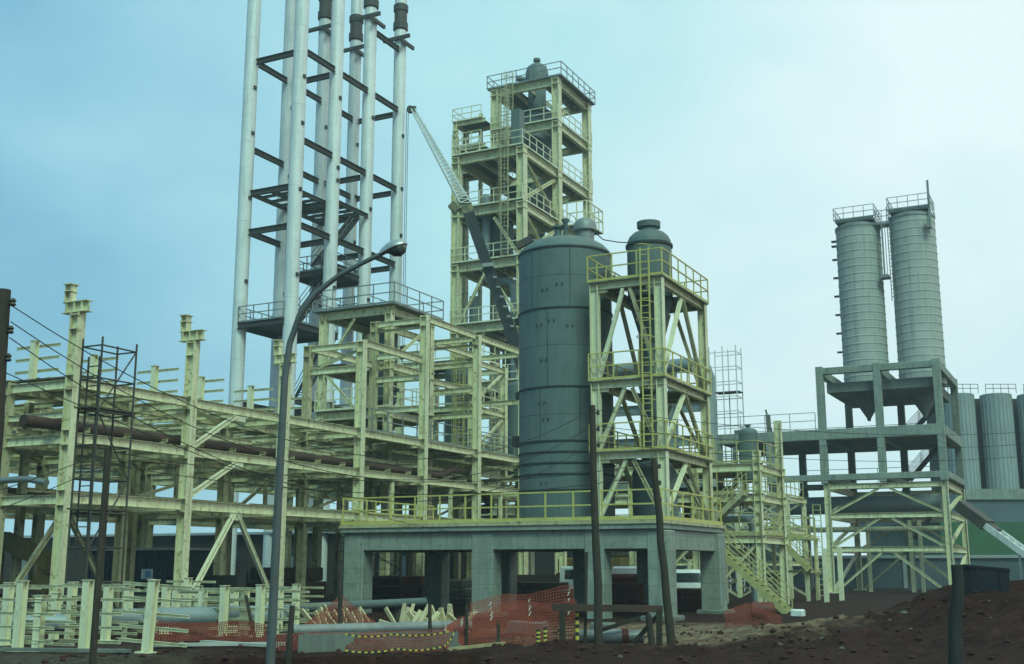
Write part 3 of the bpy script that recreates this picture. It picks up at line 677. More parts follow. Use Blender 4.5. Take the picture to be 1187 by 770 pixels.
# caged ladders and a duct on the front
P('ladder', M['creamdk'], mt, lambda b: ladder(b, (X1 - 1.9, Y1 - .55, 6.2), 16, (1, 0, 0), .55, (0, -1, 0)))
P('ladder', M['creamdk'], mt, lambda b: ladder(b, (X1 - 1.2, Y1 - .55, 24.4), 37.6, (1, 0, 0), .55, (0, -1, 0)))
P('ladder', M['creamdk'], mt, lambda b: ladder(b, (X0 + 1.6, Y2 - .6, 33), 42, (1, 0, 0), .55, (0, -1, 0)))
P('duct', M['tank'], mt, lambda b: b.box((X1 - .75, Y1 + .8, 34.7), (.8, .8, 3.2), bev=.05))
for i, z in enumerate((20, 24.6, 29)):
    stair(mt, (X0 + .6, Y2 + .6, z), (X0 + .6, Y3 - .6, z + 4.2), .8, (1, 0, 0), M['creamdk'], M['cream'])
# vessels in the tower
tv = thing('reactor_vessel', 'dark grey stepped vessel rising through the top deck of the tall tower', 'vessel', (-39.7, 83.9, 30))
P('shell', M['tank'], tv, lambda b: b.lathe([(.5, 28.5), (1.0, 30.0), (1.6, 32.5), (1.6, 36.4), (1.25, 37.2), (1.25, 39.2), (1.15, 39.5), (.78, 39.7), (.76, 41.5), (.9, 41.7), (.98, 41.9), (.98, 43.0), (.85, 43.5), (.5, 43.8), (.2, 43.85)], (-40.0, 83.9, 0), 36))
P('nozzle', M['tank'], tv, lambda b: [b.lathe([(.18, 43.7), (.18, 44.1), (.3, 44.12), (.3, 44.35)], (-40.0, 83.9, 0), 20), b.tube([(-40.6, 83.5, 42.4), (-41.6, 83.1, 42.6)], [.2, .26], 14)])
P('seam', M['tankline'], tv, lambda b: [b.lathe([(1.24, z), (1.30, z + .03), (1.30, z + .1), (1.24, z + .13)], (-40.0, 83.9, 0), 36) for z in (37.6, 39.1)])
for i, (x, y, r, z0, z1, lb) in enumerate(((-41.2, 83.5, .6, 34.2, 37, 'small grey vessel beside the big one near the tower top'), (-40.3, 77.6, 1.1, 25.5, 28, 'squat grey vessel hanging below the upper tower floor'), (-39.5, 79.5, 1.35, 12, 18.6, 'large dark vessel low in the tall tower behind the boom'))):
    vessel('tower_vessel', (x, y), r, z0, z1, lb)
pipe('tower_pipe', [(-38.2, 76.0, 8), (-38.2, 76.0, 23.0), (-40.6, 76.0, 23.0), (-40.6, 76, 30)], .3, M['pipe'], 'grey riser pipe with an offset inside the tall tower front bay')
pipe('tower_pipe', [(-41.5, 75.8, 6), (-41.5, 75.8, 22)], .38, M['tank'], 'dark vertical pipe at the left inside the tall tower')
pipe('tower_pipe', [(-38.1, 84.3, 24), (-38.1, 84.3, 36), (-38.9, 84.3, 37.5)], .2, M['galv'], 'slim pale riser in the back bay of the tall tower')
# ================================================================== CONCRETE DECK
dk = thing('concrete_deck', 'raised concrete deck on square columns with yellow railing, carrying the big tank', 'concrete deck', (-22, 45, 0))
DX0, DX1, DY0, DY1, DZ = -29.15, -14.7, 41.5, 49.2, 3.66
P('slab', M['concrete'], dk, lambda b: b.box(((DX0 + DX1) / 2, (DY0 + DY1) / 2, DZ - .17), (DX1 - DX0, DY1 - DY0, .34), bev=.02))
for y in (DY0 + .45, DY1 - .5): P('girder', M['concrete'], dk, lambda b: b.box(((DX0 + DX1) / 2, y, DZ - .34 - .36), (DX1 - DX0 - .25, .55, .74), bev=.02))
for x in (-28.6, -22.38, -17.6, -15.05): P('girder', M['concrete'], dk, lambda b: b.box((x, (DY0 + DY1) / 2, DZ - .34 - .38), (.5, DY1 - DY0 - .5, .76), bev=.02))
for y, row in ((DY0 + .55, ((-28.55, .98), (-22.38, .96), (-17.55, .80), (-14.98, .86))), (DY1 - .55, ((-28.55, .95), (-24.9, .8), (-20.9, .9), (-17.9, .9), (-15.05, .9)))):
    for x, s in row:
        P('column', M['concrete'], dk, lambda b: [b.box((x, y, (DZ - .40) / 2 - .1), (s, .82, DZ - .40 + .2 + .03), bev=.04)])
P('base_plinth', M['concdk'], dk, lambda b: [b.box((x, y, .02), (1.3, 1.3, .3), bev=.04) for x in (-22.38, -15.0) for y in (DY0 + .55, DY1 - .55)])
P('railing', M['yellow'], dk, lambda b: railing(b, [(DX0 + .08, DY1 - .1, DZ), (DX0 + .08, DY0 + .08, DZ), (DX1 - .08, DY0 + .08, DZ), (DX1 - .08, DY1 - .1, DZ)], 1.12, 1.22, .028))
P('kick_plate', M['yellow'], dk, lambda b: [b.bar((DX0, DY0 + .03, DZ + .08), (DX1, DY0 + .03, DZ + .08), .03, .14), b.bar((DX1 - .03, DY0, DZ + .08), (DX1 - .03, DY1, DZ + .08), .03, .14), b.bar((DX0 + .03, DY0, DZ + .08), (DX0 + .03, DY1, DZ + .08), .03, .14)])
P('steel_edge', M['creamdk'], dk, lambda b: [b.bar((DX0 - .04, DY0 - .03, DZ - .07), (DX1 + .04, DY0 - .03, DZ - .07), .05, .13), b.bar((DX1 + .03, DY0, DZ - .07), (DX1 + .03, DY1, DZ - .07), .05, .13)])
stair(dk, (-12.2, 49.9, 0), (-16.2, 49.9, 3.66), 1.0, (0, 1, 0), M['dull'], M['dull'])
P('landing', M['creamdk'], dk, lambda b: b.box((-17.0, 49.9, 3.6), (1.6, 1.2, .08)))
# ------------------------------------------------------------------ big tank
tk = thing('storage_tank', 'big dark grey green cylindrical tank with domed top standing on the concrete deck', 'tank', (-20.28, 45.3, DZ))
TC = (-20.28, 45.3, 0); TR = 2.02
P('shell', M['tank'], tk, lambda b: b.lathe([(TR, DZ), (TR, 15.25)], TC, 72))
P('dome', M['tank'], tk, lambda b: b.lathe([(TR + .015, 15.2), (TR + .02, 15.32), (TR * .97, 15.44), (TR * .88, 15.64), (TR * .72, 15.84), (TR * .5, 16.0), (TR * .25, 16.09), (.05, 16.11)], TC, 72))
for z in (15.24, 12.6, 9.25, 7.0, 6.55, 6.1, 5.65, 5.0): P('stiffener_ring', M['tankline'], tk, lambda b: b.lathe([(TR - .01, z - .035), (TR + .045, z - .03), (TR + .045, z + .03), (TR - .01, z + .035)], TC, 72))
for (a, z) in ((208, 13.4), (226, 13.6), (200, 11.9), (216, 12.05), (238, 11.8), (206, 10.4), (203, 8.6), (208, 7.9), (205, 5.3)):
    ca, sa = cos(radians(a + 62)), sin(radians(a + 62))
    P('lug', M['lugpaint'], tk, lambda b: [b.bar((TC[0] + ca * (TR - .02) - sa * o, TC[1] + sa * (TR - .02) + ca * o, z + 0), (TC[0] + ca * (TR + .07) - sa * o, TC[1] + sa * (TR + .07) + ca * o, z), .05, .08) for o in (-.13, .1)])
P('plate_seam', M['lugpaint'], tk, lambda b: [b.bar((TC[0] + (TR + .004) * cos(radians(a)), TC[1] + (TR + .004) * sin(radians(a)), z0), (TC[0] + (TR + .004) * cos(radians(a)), TC[1] + (TR + .004) * sin(radians(a)), z1), .022, .022) for a, z0, z1 in ((250, 12.65, 15.2), (300, 12.65, 15.2), (272, 9.3, 12.55), (325, 9.3, 12.55), (262, 7.05, 9.2), (310, 7.05, 9.2))] + [b.lathe([(TR, z - .012), (TR + .008, z), (TR, z + .012)], TC, 72) for z in (14.0, 11.0, 8.1)])
P('manhole', M['galv'], tk, lambda b: b.lathe([(.40, 15.7), (.40, 16.45), (.52, 16.52), (.52, 16.75), (.44, 16.95), (.25, 17.08), (.05, 17.12)], (-19.55, 45.9, 0), 26))
P('nozzle', M['tank'], tk, lambda b: [b.lathe([(.16, 15.9), (.16, 16.5), (.28, 16.57), (.28, 16.65)], (-20.5, 45.1, 0), 16), b.lathe([(.1, 15.9), (.1, 16.7), (.17, 16.8), (.17, 16.9)], (-20.1, 45.0, 0), 12)])
P('bracket', M['dark'], tk, lambda b: [b.bar((-22.0, 44.0, 15.65), (-21.4, 44.3, 16.0), .3, .3), b.bar((TC[0] - TR - .2, 45.0, 12.5), (TC[0] - TR + .1, 45.0, 12.5), .3, .3), b.bar((TC[0] - TR - .2, 45.0, 9.2), (TC[0] - TR + .1, 45.0, 9.2), .3, .3), b.bar((TC[0] - TR - .25, 44.9, 7.2), (TC[0] - TR + .1, 44.9, 7.2), .5, .45)])
# ------------------------------------------------------------------ vessel frame on the deck
vf = thing('vessel_frame', 'cream steel frame of three railed levels on the deck right of the big tank', 'steel frame', (-16.5, 46, DZ))
VX0, VX1, VY0, VY1 = -17.92, -15.15, 43.0, 48.6
VL = [6.35, 9.2, 13.28]
for x in (VX0, VX1):
    for y in (VY0, VY1):
        P('column', M['cream2'] if y == VY0 else M['cream'], vf, lambda b: [b.bar((x, y, DZ), (x, y, VL[2] - .02), .32, .34, 'H', (1, 0, 0)), b.box((x, y, DZ + .03), (.5, .5, .06))])
for z in VL:
    for y in (VY0, VY1): beam(vf, 'cross_beam', (VX0 - .18, y, z - .12), (VX1 + .18, y, z - .12), .2, .26, M['cream2'] if y == VY0 else M['cream'])
    for x in (VX0, VX1): beam(vf, 'side_beam', (x, VY0 + .1, z - .125), (x, VY1 - .1, z - .125), .2, .25)
    e = .22
    plate(vf, 'floor_plate', VX0 - e, VX1 + e, VY0 - e, 44.6, z + .05, M['grate'])
    plate(vf, 'floor_plate', VX0 - e, VX1 + e, 46.8, VY1 + e, z + .05, M['grate'])
    plate(vf, 'floor_plate', VX0 - e, -17.55, 44.6, 46.8, z + .052, M['grate'])
    plate(vf, 'floor_plate', -15.45, VX1 + e, 44.6, 46.8, z + .052, M['grate'])
    P('railing', M['yellow'], vf, lambda b: railing(b, [(VX0 - e, VY0 - e, z + .05), (VX1 + e, VY0 - e, z + .05), (VX1 + e, VY1 + e, z + .05), (VX0 - e, VY1 + e, z + .05)], 1.1, 1.0, .024, closed=True))
zs = [DZ + .1] + VL
for za, zb in zip(zs, VL):
    my = (VY0 + VY1) / 2; mxx = (VX0 + VX1) / 2
    for x in (VX0, VX1):
        beam(vf, 'brace', (x, VY0 + .2, za + .15), (x, my - .1, zb - .3), .15, .15, M['cream2']); beam(vf, 'brace', (x, VY1 - .2, za + .15), (x, my + .1, zb - .3), .15, .15)
    for y in (VY0, VY1):
        beam(vf, 'brace', (VX0 + .15, y, za + .15), (mxx - .15, y, zb - .3), .14, .14, M['cream2']); beam(vf, 'brace', (VX1 - .15, y, za + .15), (mxx + .15, y, zb - .3), .14, .14, M['creamdk'])
P('ladder', M['yellow'], vf, lambda b: ladder(b, (-15.62, VY0 - .34, 6.4), 14.5, (1, 0, 0), .36, None))
P('ladder_cage', M['yellow'], vf, lambda b: [b.tube([V((-15.62 + .34 * cos(a), VY0 - .34 - .55 * sin(a), z)) for a in [pi * i / 8 for i in range(9)]], .02, 5) for z in (14.5, 12.2, 11.5, 10.8, 8.3)])
P('gusset', M['cream'], vf, lambda b: [b.bar((x + s * .18, VY0, z - .24), (x + s * .55, VY0, z - .24), .03, .3) for z in VL for x, s in ((VX0, 1), (VX1, -1))])
# ------------------------------------------------------------------ vessel in that frame
cv = thing('cyclone_vessel', 'slim dark grey vessel with necked top and long tapering cone inside the railed frame', 'vessel', (-16.5, 45.7, DZ))
VC = (-16.5, 45.7, 0)
P('shell', M['tank'], cv, lambda b: b.lathe([(.40, 9.0), (.42, 11.2), (.86, 12.75), (.95, 12.95), (.95, 15.4), (.93, 15.58), (.84, 15.78), (.66, 15.95), (.42, 16.06)], VC, 44))
P('neck', M['tank'], cv, lambda b: b.lathe([(.42, 16.0), (.40, 16.18), (.50, 16.2), (.51, 16.45), (.44, 16.47), (.1, 16.48)], VC, 32))
P('downpipe', M['tank'], cv, lambda b: b.lathe([(.40, 6.2), (.40, 9.05)], VC, 28))
P('lower_bin', M['tank'], cv, lambda b: b.lathe([(.92, DZ), (.92, 5.7), (.75, 6.05), (.41, 6.22)], VC, 40))
P('flange', M['tankline'], cv, lambda b: [b.lathe([(r, z), (r + .07, z + .01), (r + .07, z + .12), (r, z + .13)], VC, 40) for r, z in ((.41, 11.15), (.41, 9.0), (.94, 15.3), (.94, 12.92), (.41, 6.25))])
pipe('inlet_pipe', [(-18.6, 45.2, 14.3), (-17.35, 45.5, 13.75)], .15, M['dark'], 'short dark pipe sloping between the tank and the slim vessel', False)
pipe('connecting_hose', [(-19.2, 45.8, 16.5), (-18.6, 45.7, 15.95), (-17.9, 45.7, 15.75), (-17.3, 45.7, 15.65)], .025, M['black'], 'thin hose strung from the tank top to the slim vessel', False, 6)

# ================================================================== CRANE
cr_ = thing('mobile_crane', 'truck crane behind the big tank with dark telescopic boom and pale lattice jib', 'crane', (-29.5, 69.2, 0))
base = at(676, 622, 75); tip1 = at(541, 240, 75); tip2 = at(479, 127, 75)
P('boom', M['boomdark'], cr_, lambda b: [b.bar(base, base + (tip1 - base) * .42, .8, 1.0), b.bar(base + (tip1 - base) * .40, base + (tip1 - base) * .62, .68, .85), b.bar(base + (tip1 - base) * .60, tip1, .56, .7)])
dd = (tip1 - base).normalized()
P('hose_reel', M['galv'], cr_, lambda b: [b.bar(base + dd * q + RT * .06 - HD * .56, base + dd * q + RT * .30 - HD * .5, .05, .13, ref=(0, 0, 1)) for q in (14.3, 15.0, 15.7, 16.4, 17.1, 17.8)] + [b.bar(base + dd * 18.6 - HD * .62 - RT * .4, base + dd * 18.7 - HD * .55 + RT * .4, .2, .25)])
P('boom_head', mat('hazard_stripe_head', (.05, .05, .04), (.30, .26, .13), 2.2, .6), cr_, lambda b: [b.bar(tip1 - dd * .5, tip1 + dd * .7, .6, .75), b.bar(tip1 - dd * .3 - RT * .7, tip1 + dd * .2 - RT * 1.0, .5, .5)])
def lattice(b):
    a = RT; c = HD; n = 26; p0, p1 = tip1 + dd * .2, tip2; w0, w1 = .36, .12
    pts = []
    for i in range(n + 1):
        t = i / n; p = p0 + (p1 - p0) * t; w_ = w0 + (w1 - w0) * t; pts.append([p + a * w_ + c * w_, p - a * w_ + c * w_, p - a * w_ - c * w_, p + a * w_ - c * w_])
    for j in range(4): b.bar(pts[0][j], pts[-1][j], .085, .085)
    for i in range(n):
        for j in range(4):
            k = (j + 1) % 4; b.bar(pts[i][j], pts[i + 1][k], .045, .045); b.bar(pts[i][j], pts[i][k], .04, .04)
P('jib', M['tube'], cr_, lattice)
P('jib_head', M['dark'], cr_, lambda b: [b.bar(tip2 - RT * .3, tip2 + RT * .2, .3, .4), b.tube([tip2 + HD * .15 - RT * .2, tip2 - HD * .15 - RT * .2], .24, 14)])
hk = tip2 - RT * .45
P('hoist_rope', M['galv'], cr_, lambda b: [b.tube([hk + RT * q, V((hk.x, hk.y, 16)) + RT * q], .028, 6) for q in (0, .12)])
P('hook_block', M['dark'], cr_, lambda b: [b.bar(V((hk.x, hk.y, 15.2)), V((hk.x, hk.y, 16.1)), .4, .3), b.tube([V((hk.x, hk.y, 15.2)), V((hk.x, hk.y, 14.8)), V((hk.x + .2, hk.y, 14.5)), V((hk.x + .3, hk.y, 14.8))], .06, 6)])
P('turntable', M['olive'], cr_, lambda b: [b.box((-29.5, 69.2, 1.9), (2.5, 4.2, 1.1), bev=.1), b.lathe([(1.0, 1.1), (1.0, 1.5)], (-29.5, 69.2, 0), 24)])
cb = P('cab', M['olive'], cr_, lambda b: b.box((-28.2, 71.2, 2.6), (1.0, 1.9, 1.8), bev=.12)); P('windscreen', M['glass'], cb, lambda b: b.box((-28.2, 72.18, 2.9), (.8, .05, .9)))
P('chassis', M['olive'], cr_, lambda b: b.box((-29.5, 69, 1.05), (2.5, 11, .45), bev=.06))
for x in (-30.5, -28.5):
    for y in (65, 66.5, 71, 72.5): P('wheel', M['rubber'], cr_, lambda b: b.tube([(x - .2, y, .55), (x + .2, y, .55)], .55, 20))
P('ram', M['galv'], cr_, lambda b: b.tube([V((-29.5, 69.6, 2.2)), base + dd * 5.5 + V((0, 0, -.5))], .18, 12))

# ================================================================== SILO TOWER (right)
SX = [-18.3, -14.15, -10.0]; SY = [87.4, 98.0]
sw = thing('silo_tower', 'grey concrete frame carrying two tall silos, on a cream braced steel base, right side', 'silo tower', (-14, 92, 0))
for x in SX + [-22.3, -26.3]:
    for y in SY:
        z1 = 16.55 if x > -19 else (11.2 if x > -27 else 11.2)
        z0 = 7.85
        if x == SX[1] and y == SY[0]: pass
        P('concrete_column', M['concrete'] if y == SY[0] else M['concdk'], sw, lambda b: b.box((x, y, (z0 + z1) / 2), (.52, .6, z1 - z0), bev=.03))  # back row takes the darker concrete: its shade is in the colour
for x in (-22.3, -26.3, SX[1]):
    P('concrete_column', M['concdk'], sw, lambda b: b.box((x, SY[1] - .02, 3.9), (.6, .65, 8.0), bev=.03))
P('concrete_column', M['concdk'], sw, lambda b: b.box((-22.3, SY[0] + .3, 3.9), (.5, .5, 8.0), bev=.03))
for y in SY:
    P('ring_beam', M['concrete'], sw, lambda b: b.box((SX[1], y, 16.2), (SX[2] - SX[0] - .48, .48, .5), bev=.03))
    P('floor_beam', M['concrete'], sw, lambda b: b.box(((-26.6 + SX[2]) / 2, y + .02, 11.45), (SX[2] + 26.6 - .3, .69, .78), bev=.03))
    P('floor_beam', M['concrete'], sw, lambda b: b.box(((-22.6 + SX[2]) / 2, y + .02, 8.28), (SX[2] + 22.6 - .3, .69, .46), bev=.03))
for x in SX:
    P('ring_beam', M['concrete'], sw, lambda b: b.box((x + .02, (SY[0] + SY[1]) / 2, 16.12), (.5, SY[1] - SY[0] - .6, .6), bev=.03))
    P('floor_beam', M['concrete'], sw, lambda b: b.box((x + .02, (SY[0] + SY[1]) / 2, 11.43), (.6, SY[1] - SY[0] - .74, .8), bev=.03))
    P('floor_beam', M['concrete'], sw, lambda b: b.box((x + .02, (SY[0] + SY[1]) / 2, 8.27), (.6, SY[1] - SY[0] - .74, .48), bev=.03))
P('silo_slab', M['concdk'], sw, lambda b: b.box((SX[1], (SY[0] + SY[1]) / 2 + .1, 15.0), (SX[2] - SX[0] - .7, SY[1] - SY[0] - .9, .75), bev=.03))
P('floor_slab', M['concdk'], sw, lambda b: b.box(((-26.5 + SX[2]) / 2, (SY[0] + SY[1]) / 2, 11.3), (SX[2] + 26.5 - .4, SY[1] - SY[0] - .76, .3)))
P('railing', M['galv'], sw, lambda b: railing(b, [(-26.4, SY[0], 11.86), (-18.8, SY[0], 11.86)], 1.3, 1.9, .022, False))
P('railing', M['galv'], sw, lambda b: railing(b, [(-26.4, SY[1], 11.86), (-10.2, SY[1], 11.86)], 1.3, 1.9, .022, False))
P('railing', M['galv'], sw, lambda b: railing(b, [(-22.4, SY[1], 8.5), (-10.2, SY[1], 8.5)], 1.2, 1.9, .022, False))
# stairs at the back right
for i, (z0, z1, y0) in enumerate(((8.5, 11.8, 92), (11.9, 15.0, 92.6), (4.0, 8.0, 92))):
    stair(sw, (-13.6, 96.2 + .3 * i, z0), (-10.6, 96.2 + .3 * i, z1), .9, (0, 1, 0), M['dark'], M['dark'])
# small things left on the elevated floor
P('curb_upstand', M['concdk'], sw, lambda b: [b.box((-24.5, SY[0], 12.0), (.9, .5, .25)), b.bar((-22.3, SY[0], 11.86), (-22.35, SY[0], 13.2), .3, .3), b.bar((-22.1, SY[0], 11.86), (-22.5, SY[0], 13.6), .12, .12)])
# steel base
for x in (SX[0] + .1, SX[2]):
    for y in SY: P('steel_column', M['cream'], sw, lambda b: [b.bar((x, y, -.05), (x, y, 7.85), .40, .40, 'H', (1, 0, 0)), b.box((x, y, .04), (.9, .9, .08))])
for y in SY:
    for z in (7.62, 5.5, 3.12): beam(sw, 'steel_beam', (SX[0] + .3, y, z), (SX[2] - .2, y, z), .22, .36, M['cream'])
    for z1, z0 in ((7.4, 5.7), (5.3, 3.3), (2.9, .1)):
        beam(sw, 'steel_brace', (SX[1] - .4, y, z1), (SX[0] + .4, y, z0), .17, .17, M['cream']); beam(sw, 'steel_brace', (SX[1] + .4, y, z1), (SX[2] - .3, y, z0), .17, .17, M['cream'])
for x in (SX[0] + .1, SX[2]):
    for z in (7.6, 5.48, 3.1): beam(sw, 'steel_beam', (x, SY[0] + .25, z), (x, SY[1] - .25, z), .26, .44, M['cream'])
    for z1, z0 in ((7.4, 5.7), (5.3, 3.3), (2.9, .1)): beam(sw, 'steel_brace', (x, SY[0] + .4, z0), (x, SY[1] - .4, z1), .2, .2, M['cream'])
for x in (-16.4, -13.3, -12.6): beam(sw, 'steel_post', (x, 92.6, 0), (x, 92.6, 5.3), .26, .26, M['cream'])
def silo(cx, cy, ztop, label, brackets):
    t = thing('silo', label, 'silo', (cx, cy, 15.4)); r = 1.70
    pr = [(r, 15.38)]; z = 15.6
    while z < ztop - .2: pr += [(r, z - .03), (r + .028, z), (r + .028, z + .06), (r, z + .09)]; z += .62
    pr += [(r, ztop)]
    P('shell', M['silo'], t, lambda b: b.lathe(pr, (cx, cy, 0), 44))
    P('cone', M['concdk'], t, lambda b: b.lathe([(.12, 12.9), (.16, 13.1), (1.1, 14.64)], (cx, cy, 0), 30))
    P('cap', M['galv'], t, lambda b: [b.lathe([(r + .06, ztop - .1), (r + .06, ztop + .12), (r * .9, ztop + .25), (.1, ztop + .4)], (cx, cy, 0), 44), b.box((cx, cy, ztop + .45), (2.9, 2.9, .22))])
    P('railing', M['galv'], t, lambda b: railing(b, [(cx - 1.55, cy - 1.55, ztop + .5), (cx + 1.55, cy - 1.55, ztop + .5), (cx + 1.55, cy + 1.55, ztop + .5), (cx - 1.55, cy + 1.55, ztop + .5)], 1.0, .7, .022, closed=True))
    if brackets:
        P('bracket', M['dark'], t, lambda b: [b.bar((cx - 1.68, cy - .3, z), (cx - 2.05, cy - .3, z), .3, .12) for z in (16.9, 18.4, 19.9, 21.4, 22.9, 24.4, 25.9, 27.4, 27.0)])
    else:
        P('mast', M['galv'], t, lambda b: [b.bar((cx + 1.5, cy - 1.2, ztop - 1.3), (cx + 1.5, cy - 1.2, ztop + 2.6), .16, .16), b.box((cx + 1.5, cy - 1.75, ztop - .9), (.3, .5, .9))])
        P('ladder', M['galv'], t, lambda b: ladder(b, (cx - 1.62, cy - .95, 22), ztop + 1, (.6, -.8, 0), .4))
    return t
silo(-15.75, 92.4, 28.25, 'left one of the two tall pale silos, lower top and small brackets down its side', True)
silo(-11.62, 92.4, 28.55, 'right one of the two tall pale silos, with a mast at its top edge', False)
lk = thing('silo_walkway', 'small railed walkway between the tops of the two tall silos', 'walkway', (-13.7, 92, 27))
P('deck', M['galv'], lk, lambda b: b.box((-13.7, 91.9, 28.2), (1.1, 1.2, .1)))
P('railing', M['galv'], lk, lambda b: railing(b, [(-14.2, 91.3, 28.25), (-13.2, 91.3, 28.25)], 1.0, .5, .022))
P('platform', M['galv'], lk, lambda b: [b.box((-13.72, 91.4, 23.9), (.6, .9, .25)), b.bar((-13.72, 91.2, 24), (-13.72, 91.2, 28.2), .12, .12), b.bar((-13.5, 91.2, 24), (-13.5, 91.2, 28.2), .05, .05)])
pipe('large_pipe', [(-29, 93.2, 6.55), (-11.0, 93.2, 6.55)], .68, M['pipe'], 'very thick grey horizontal pipe running through the base of the silo tower', True, 24)
pipe('header_pipe', [(-24, 90.4, 4.6), (-10.6, 90.4, 4.6)], .2, M['cream'], 'thin cream pipe running below the thick grey pipe in the silo tower base')

# ================================================================== FAR RIGHT PLANT
fb = thing('silo_bank_building', 'far right plant building with green band and dark lower wall below the grey silo bank', 'building', (0, 139, 0))
def cf(s, d, z=0): p = RT * s + HD * d; return V((p.x, p.y, z))
def rbox(b, s0, s1, d0, d1, z0, z1):                          # block square to the far plant's own line
    q = [cf(s0, d0), cf(s1, d0), cf(s1, d1), cf(s0, d1)]
    b.loft([[V((p.x, p.y, z0)) for p in q], [V((p.x, p.y, z1)) for p in q]])
P('upper_wall', M['blue'], fb, lambda b: rbox(b, 43, 120, 124.5, 150, 6.4, 8.8))
P('green_band', M['green'], fb, lambda b: rbox(b, 45, 120, 124, 150, 2.6, 6.41))
P('lower_wall', M['brown'], fb, lambda b: rbox(b, 45, 120, 125, 150, -.1, 2.61))
P('roof_slab', M['concrete'], fb, lambda b: rbox(b, 48, 120, 124.2, 151, 8.79, 9.9))
for i in range(8):
    c = cf(50.6 + 4.25 * i, 131)
    t = thing('storage_silo', ['leftmost big pale cylinder of the far right silo bank', 'second pale cylinder of the far right silo bank, right of the first dark gap', 'third pale cylinder of the far right bank at the picture edge'][min(i, 2)], 'silo', (c.x, c.y, 9.9), 'far right silo bank') if i < 3 else thing('storage_silo', 'pale cylinder of the far right silo bank beyond the picture edge', 'silo', (c.x, c.y, 9.9), 'far right silo bank')
    P('shell', M['farsilo'], t, lambda b: [b.lathe([(1.66, 9.8), (1.66, 20.9), (1.5, 20.95), (.2, 21.0)], (c.x, c.y, 0), 40)] + [b.bar((c.x + 1.68 * cos(k * .2618), c.y + 1.68 * sin(k * .2618), 9.9), (c.x + 1.68 * cos(k * .2618), c.y + 1.68 * sin(k * .2618), 20.85), .07, .07) for k in range(24)])
    P('railing', M['dark'], t, lambda b: railing(b, [c + RT * -1.7 + V((0, 0, 20.9)) - HD * 1.6, c + RT * 1.7 + V((0, 0, 20.9)) - HD * 1.6], 1.0, .9, .03, False))
P('gap_dark_panel', M['brown'], fb, lambda b: rbox(b, 49, 95, 133.2, 137, 9.9, 20.8))  # dark panel added behind the silos to shade the gaps between them
bb = thing('clad_building', 'low blue grey clad building behind the base of the silo tower', 'building', (-14, 108, 0))
P('wall', M['blue'], bb, lambda b: b.box((-19, 110, 1.3), (27, 6, 2.6))); P('roof', M['roof'], bb, lambda b: b.box((-19, 110, 2.7), (27.4, 6.4, .25)))
for x in (-28, -24, -20, -16, -12): P('pilaster', M['roof'], bb, lambda b: b.box((x, 106.95, 1.28), (.3, .12, 2.5)))
cvy = thing('conveyor', 'pale slender conveyor sloping down to the right beside the silo tower', 'conveyor', at(1118, 590, 84))
ca, cb2 = at(1116, 588, 84), at(1215, 660, 80)
cdv = (cb2 - ca).normalized(); cside = cdv.cross(UPZ).normalized()
P('stringer', M['tube'], cvy, lambda b: [b.bar(ca + cside * q, cb2 + cside * q, .14, .42) for q in (-.55, .55)])
P('cross_member', M['tube'], cvy, lambda b: [b.bar(ca + cdv * t - cside * .5, ca + cdv * t + cside * .5, .12, .2) for t in [.6 * i for i in range(14)]])
P('head_box', M['dark'], cvy, lambda b: [b.bar(ca - cdv * .2, ca + cdv * 2.2, 1.3, .75), b.bar(ca + cdv * 2.0, ca + cdv * 3.0, .9, .5)])
P('support_leg', M['galv'], cvy, lambda b: [b.bar(ca + cdv * 5 + cside * q, V(((ca + cdv * 5).x, (ca + cdv * 5).y, 0)) + cside * q, .14, .14) for q in (-.5, .5)])
# ================================================================== GREY PIPE PORTAL + PALE SCAFFOLD behind the vessel frame
pp = thing('duct_portal', 'grey blue steel portal with a big duct bent over it behind the vessel frame', 'duct portal', (-28, 86, 0))
P('duct', M['pipe'], pp, lambda b: b.tube([(-38, 86, 17.3), (-28, 86, 17.3), (-27.2, 86, 17.2), (-26.7, 86, 16.8), (-26.5, 86, 16.2), (-26.5, 86, 0)], .52, 18))
for x in (-36.5, -31.6, -29.4): P('post', M['pipe'], pp, lambda b: b.bar((x, 86, -.05), (x, 86, 16.9), .55, .6, 'H', (1, 0, 0)))
for z in (14.0, 11.4, 8.0): beam(pp, 'beam', (-38, 86.3, z), (-26.5, 86.3, z), .4, .75, M['pipe'])
for x, y in ((-27.6, 90.5), (-33, 90.5)): P('post', M['pipe'], pp, lambda b: b.bar((x, y, -.05), (x, y, 15), .5, .5, 'H'))
ps = thing('scaffold', 'pale tubular scaffold rising right of the bent grey duct', 'scaffold', (-26, 90, 0))
for x in (-27.6, -26.5, -25.4):
    for y in (90, 91.6): P('pole', M['tube'], ps, lambda b: b.tube([(x, y, 0), (x, y, 19.3)], .05, 6))
for i in range(16): P('ledger', M['tube'], ps, lambda b: [b.bar((-27.6, 90, 1.2 * i + .8), (-25.4, 90, 1.2 * i + .8), .06, .06), b.bar((-27.6, 91.6, 1.2 * i + .8), (-25.4, 91.6, 1.2 * i + .8), .06, .06), b.bar((-25.4, 90, 1.2 * i + .8), (-25.4, 91.6, 1.2 * i + .8), .06, .06)])
P('platform', M['plankdk'], ps, lambda b: b.box((-26.3, 90.8, 15.6), (2.0, 1.3, .06)))

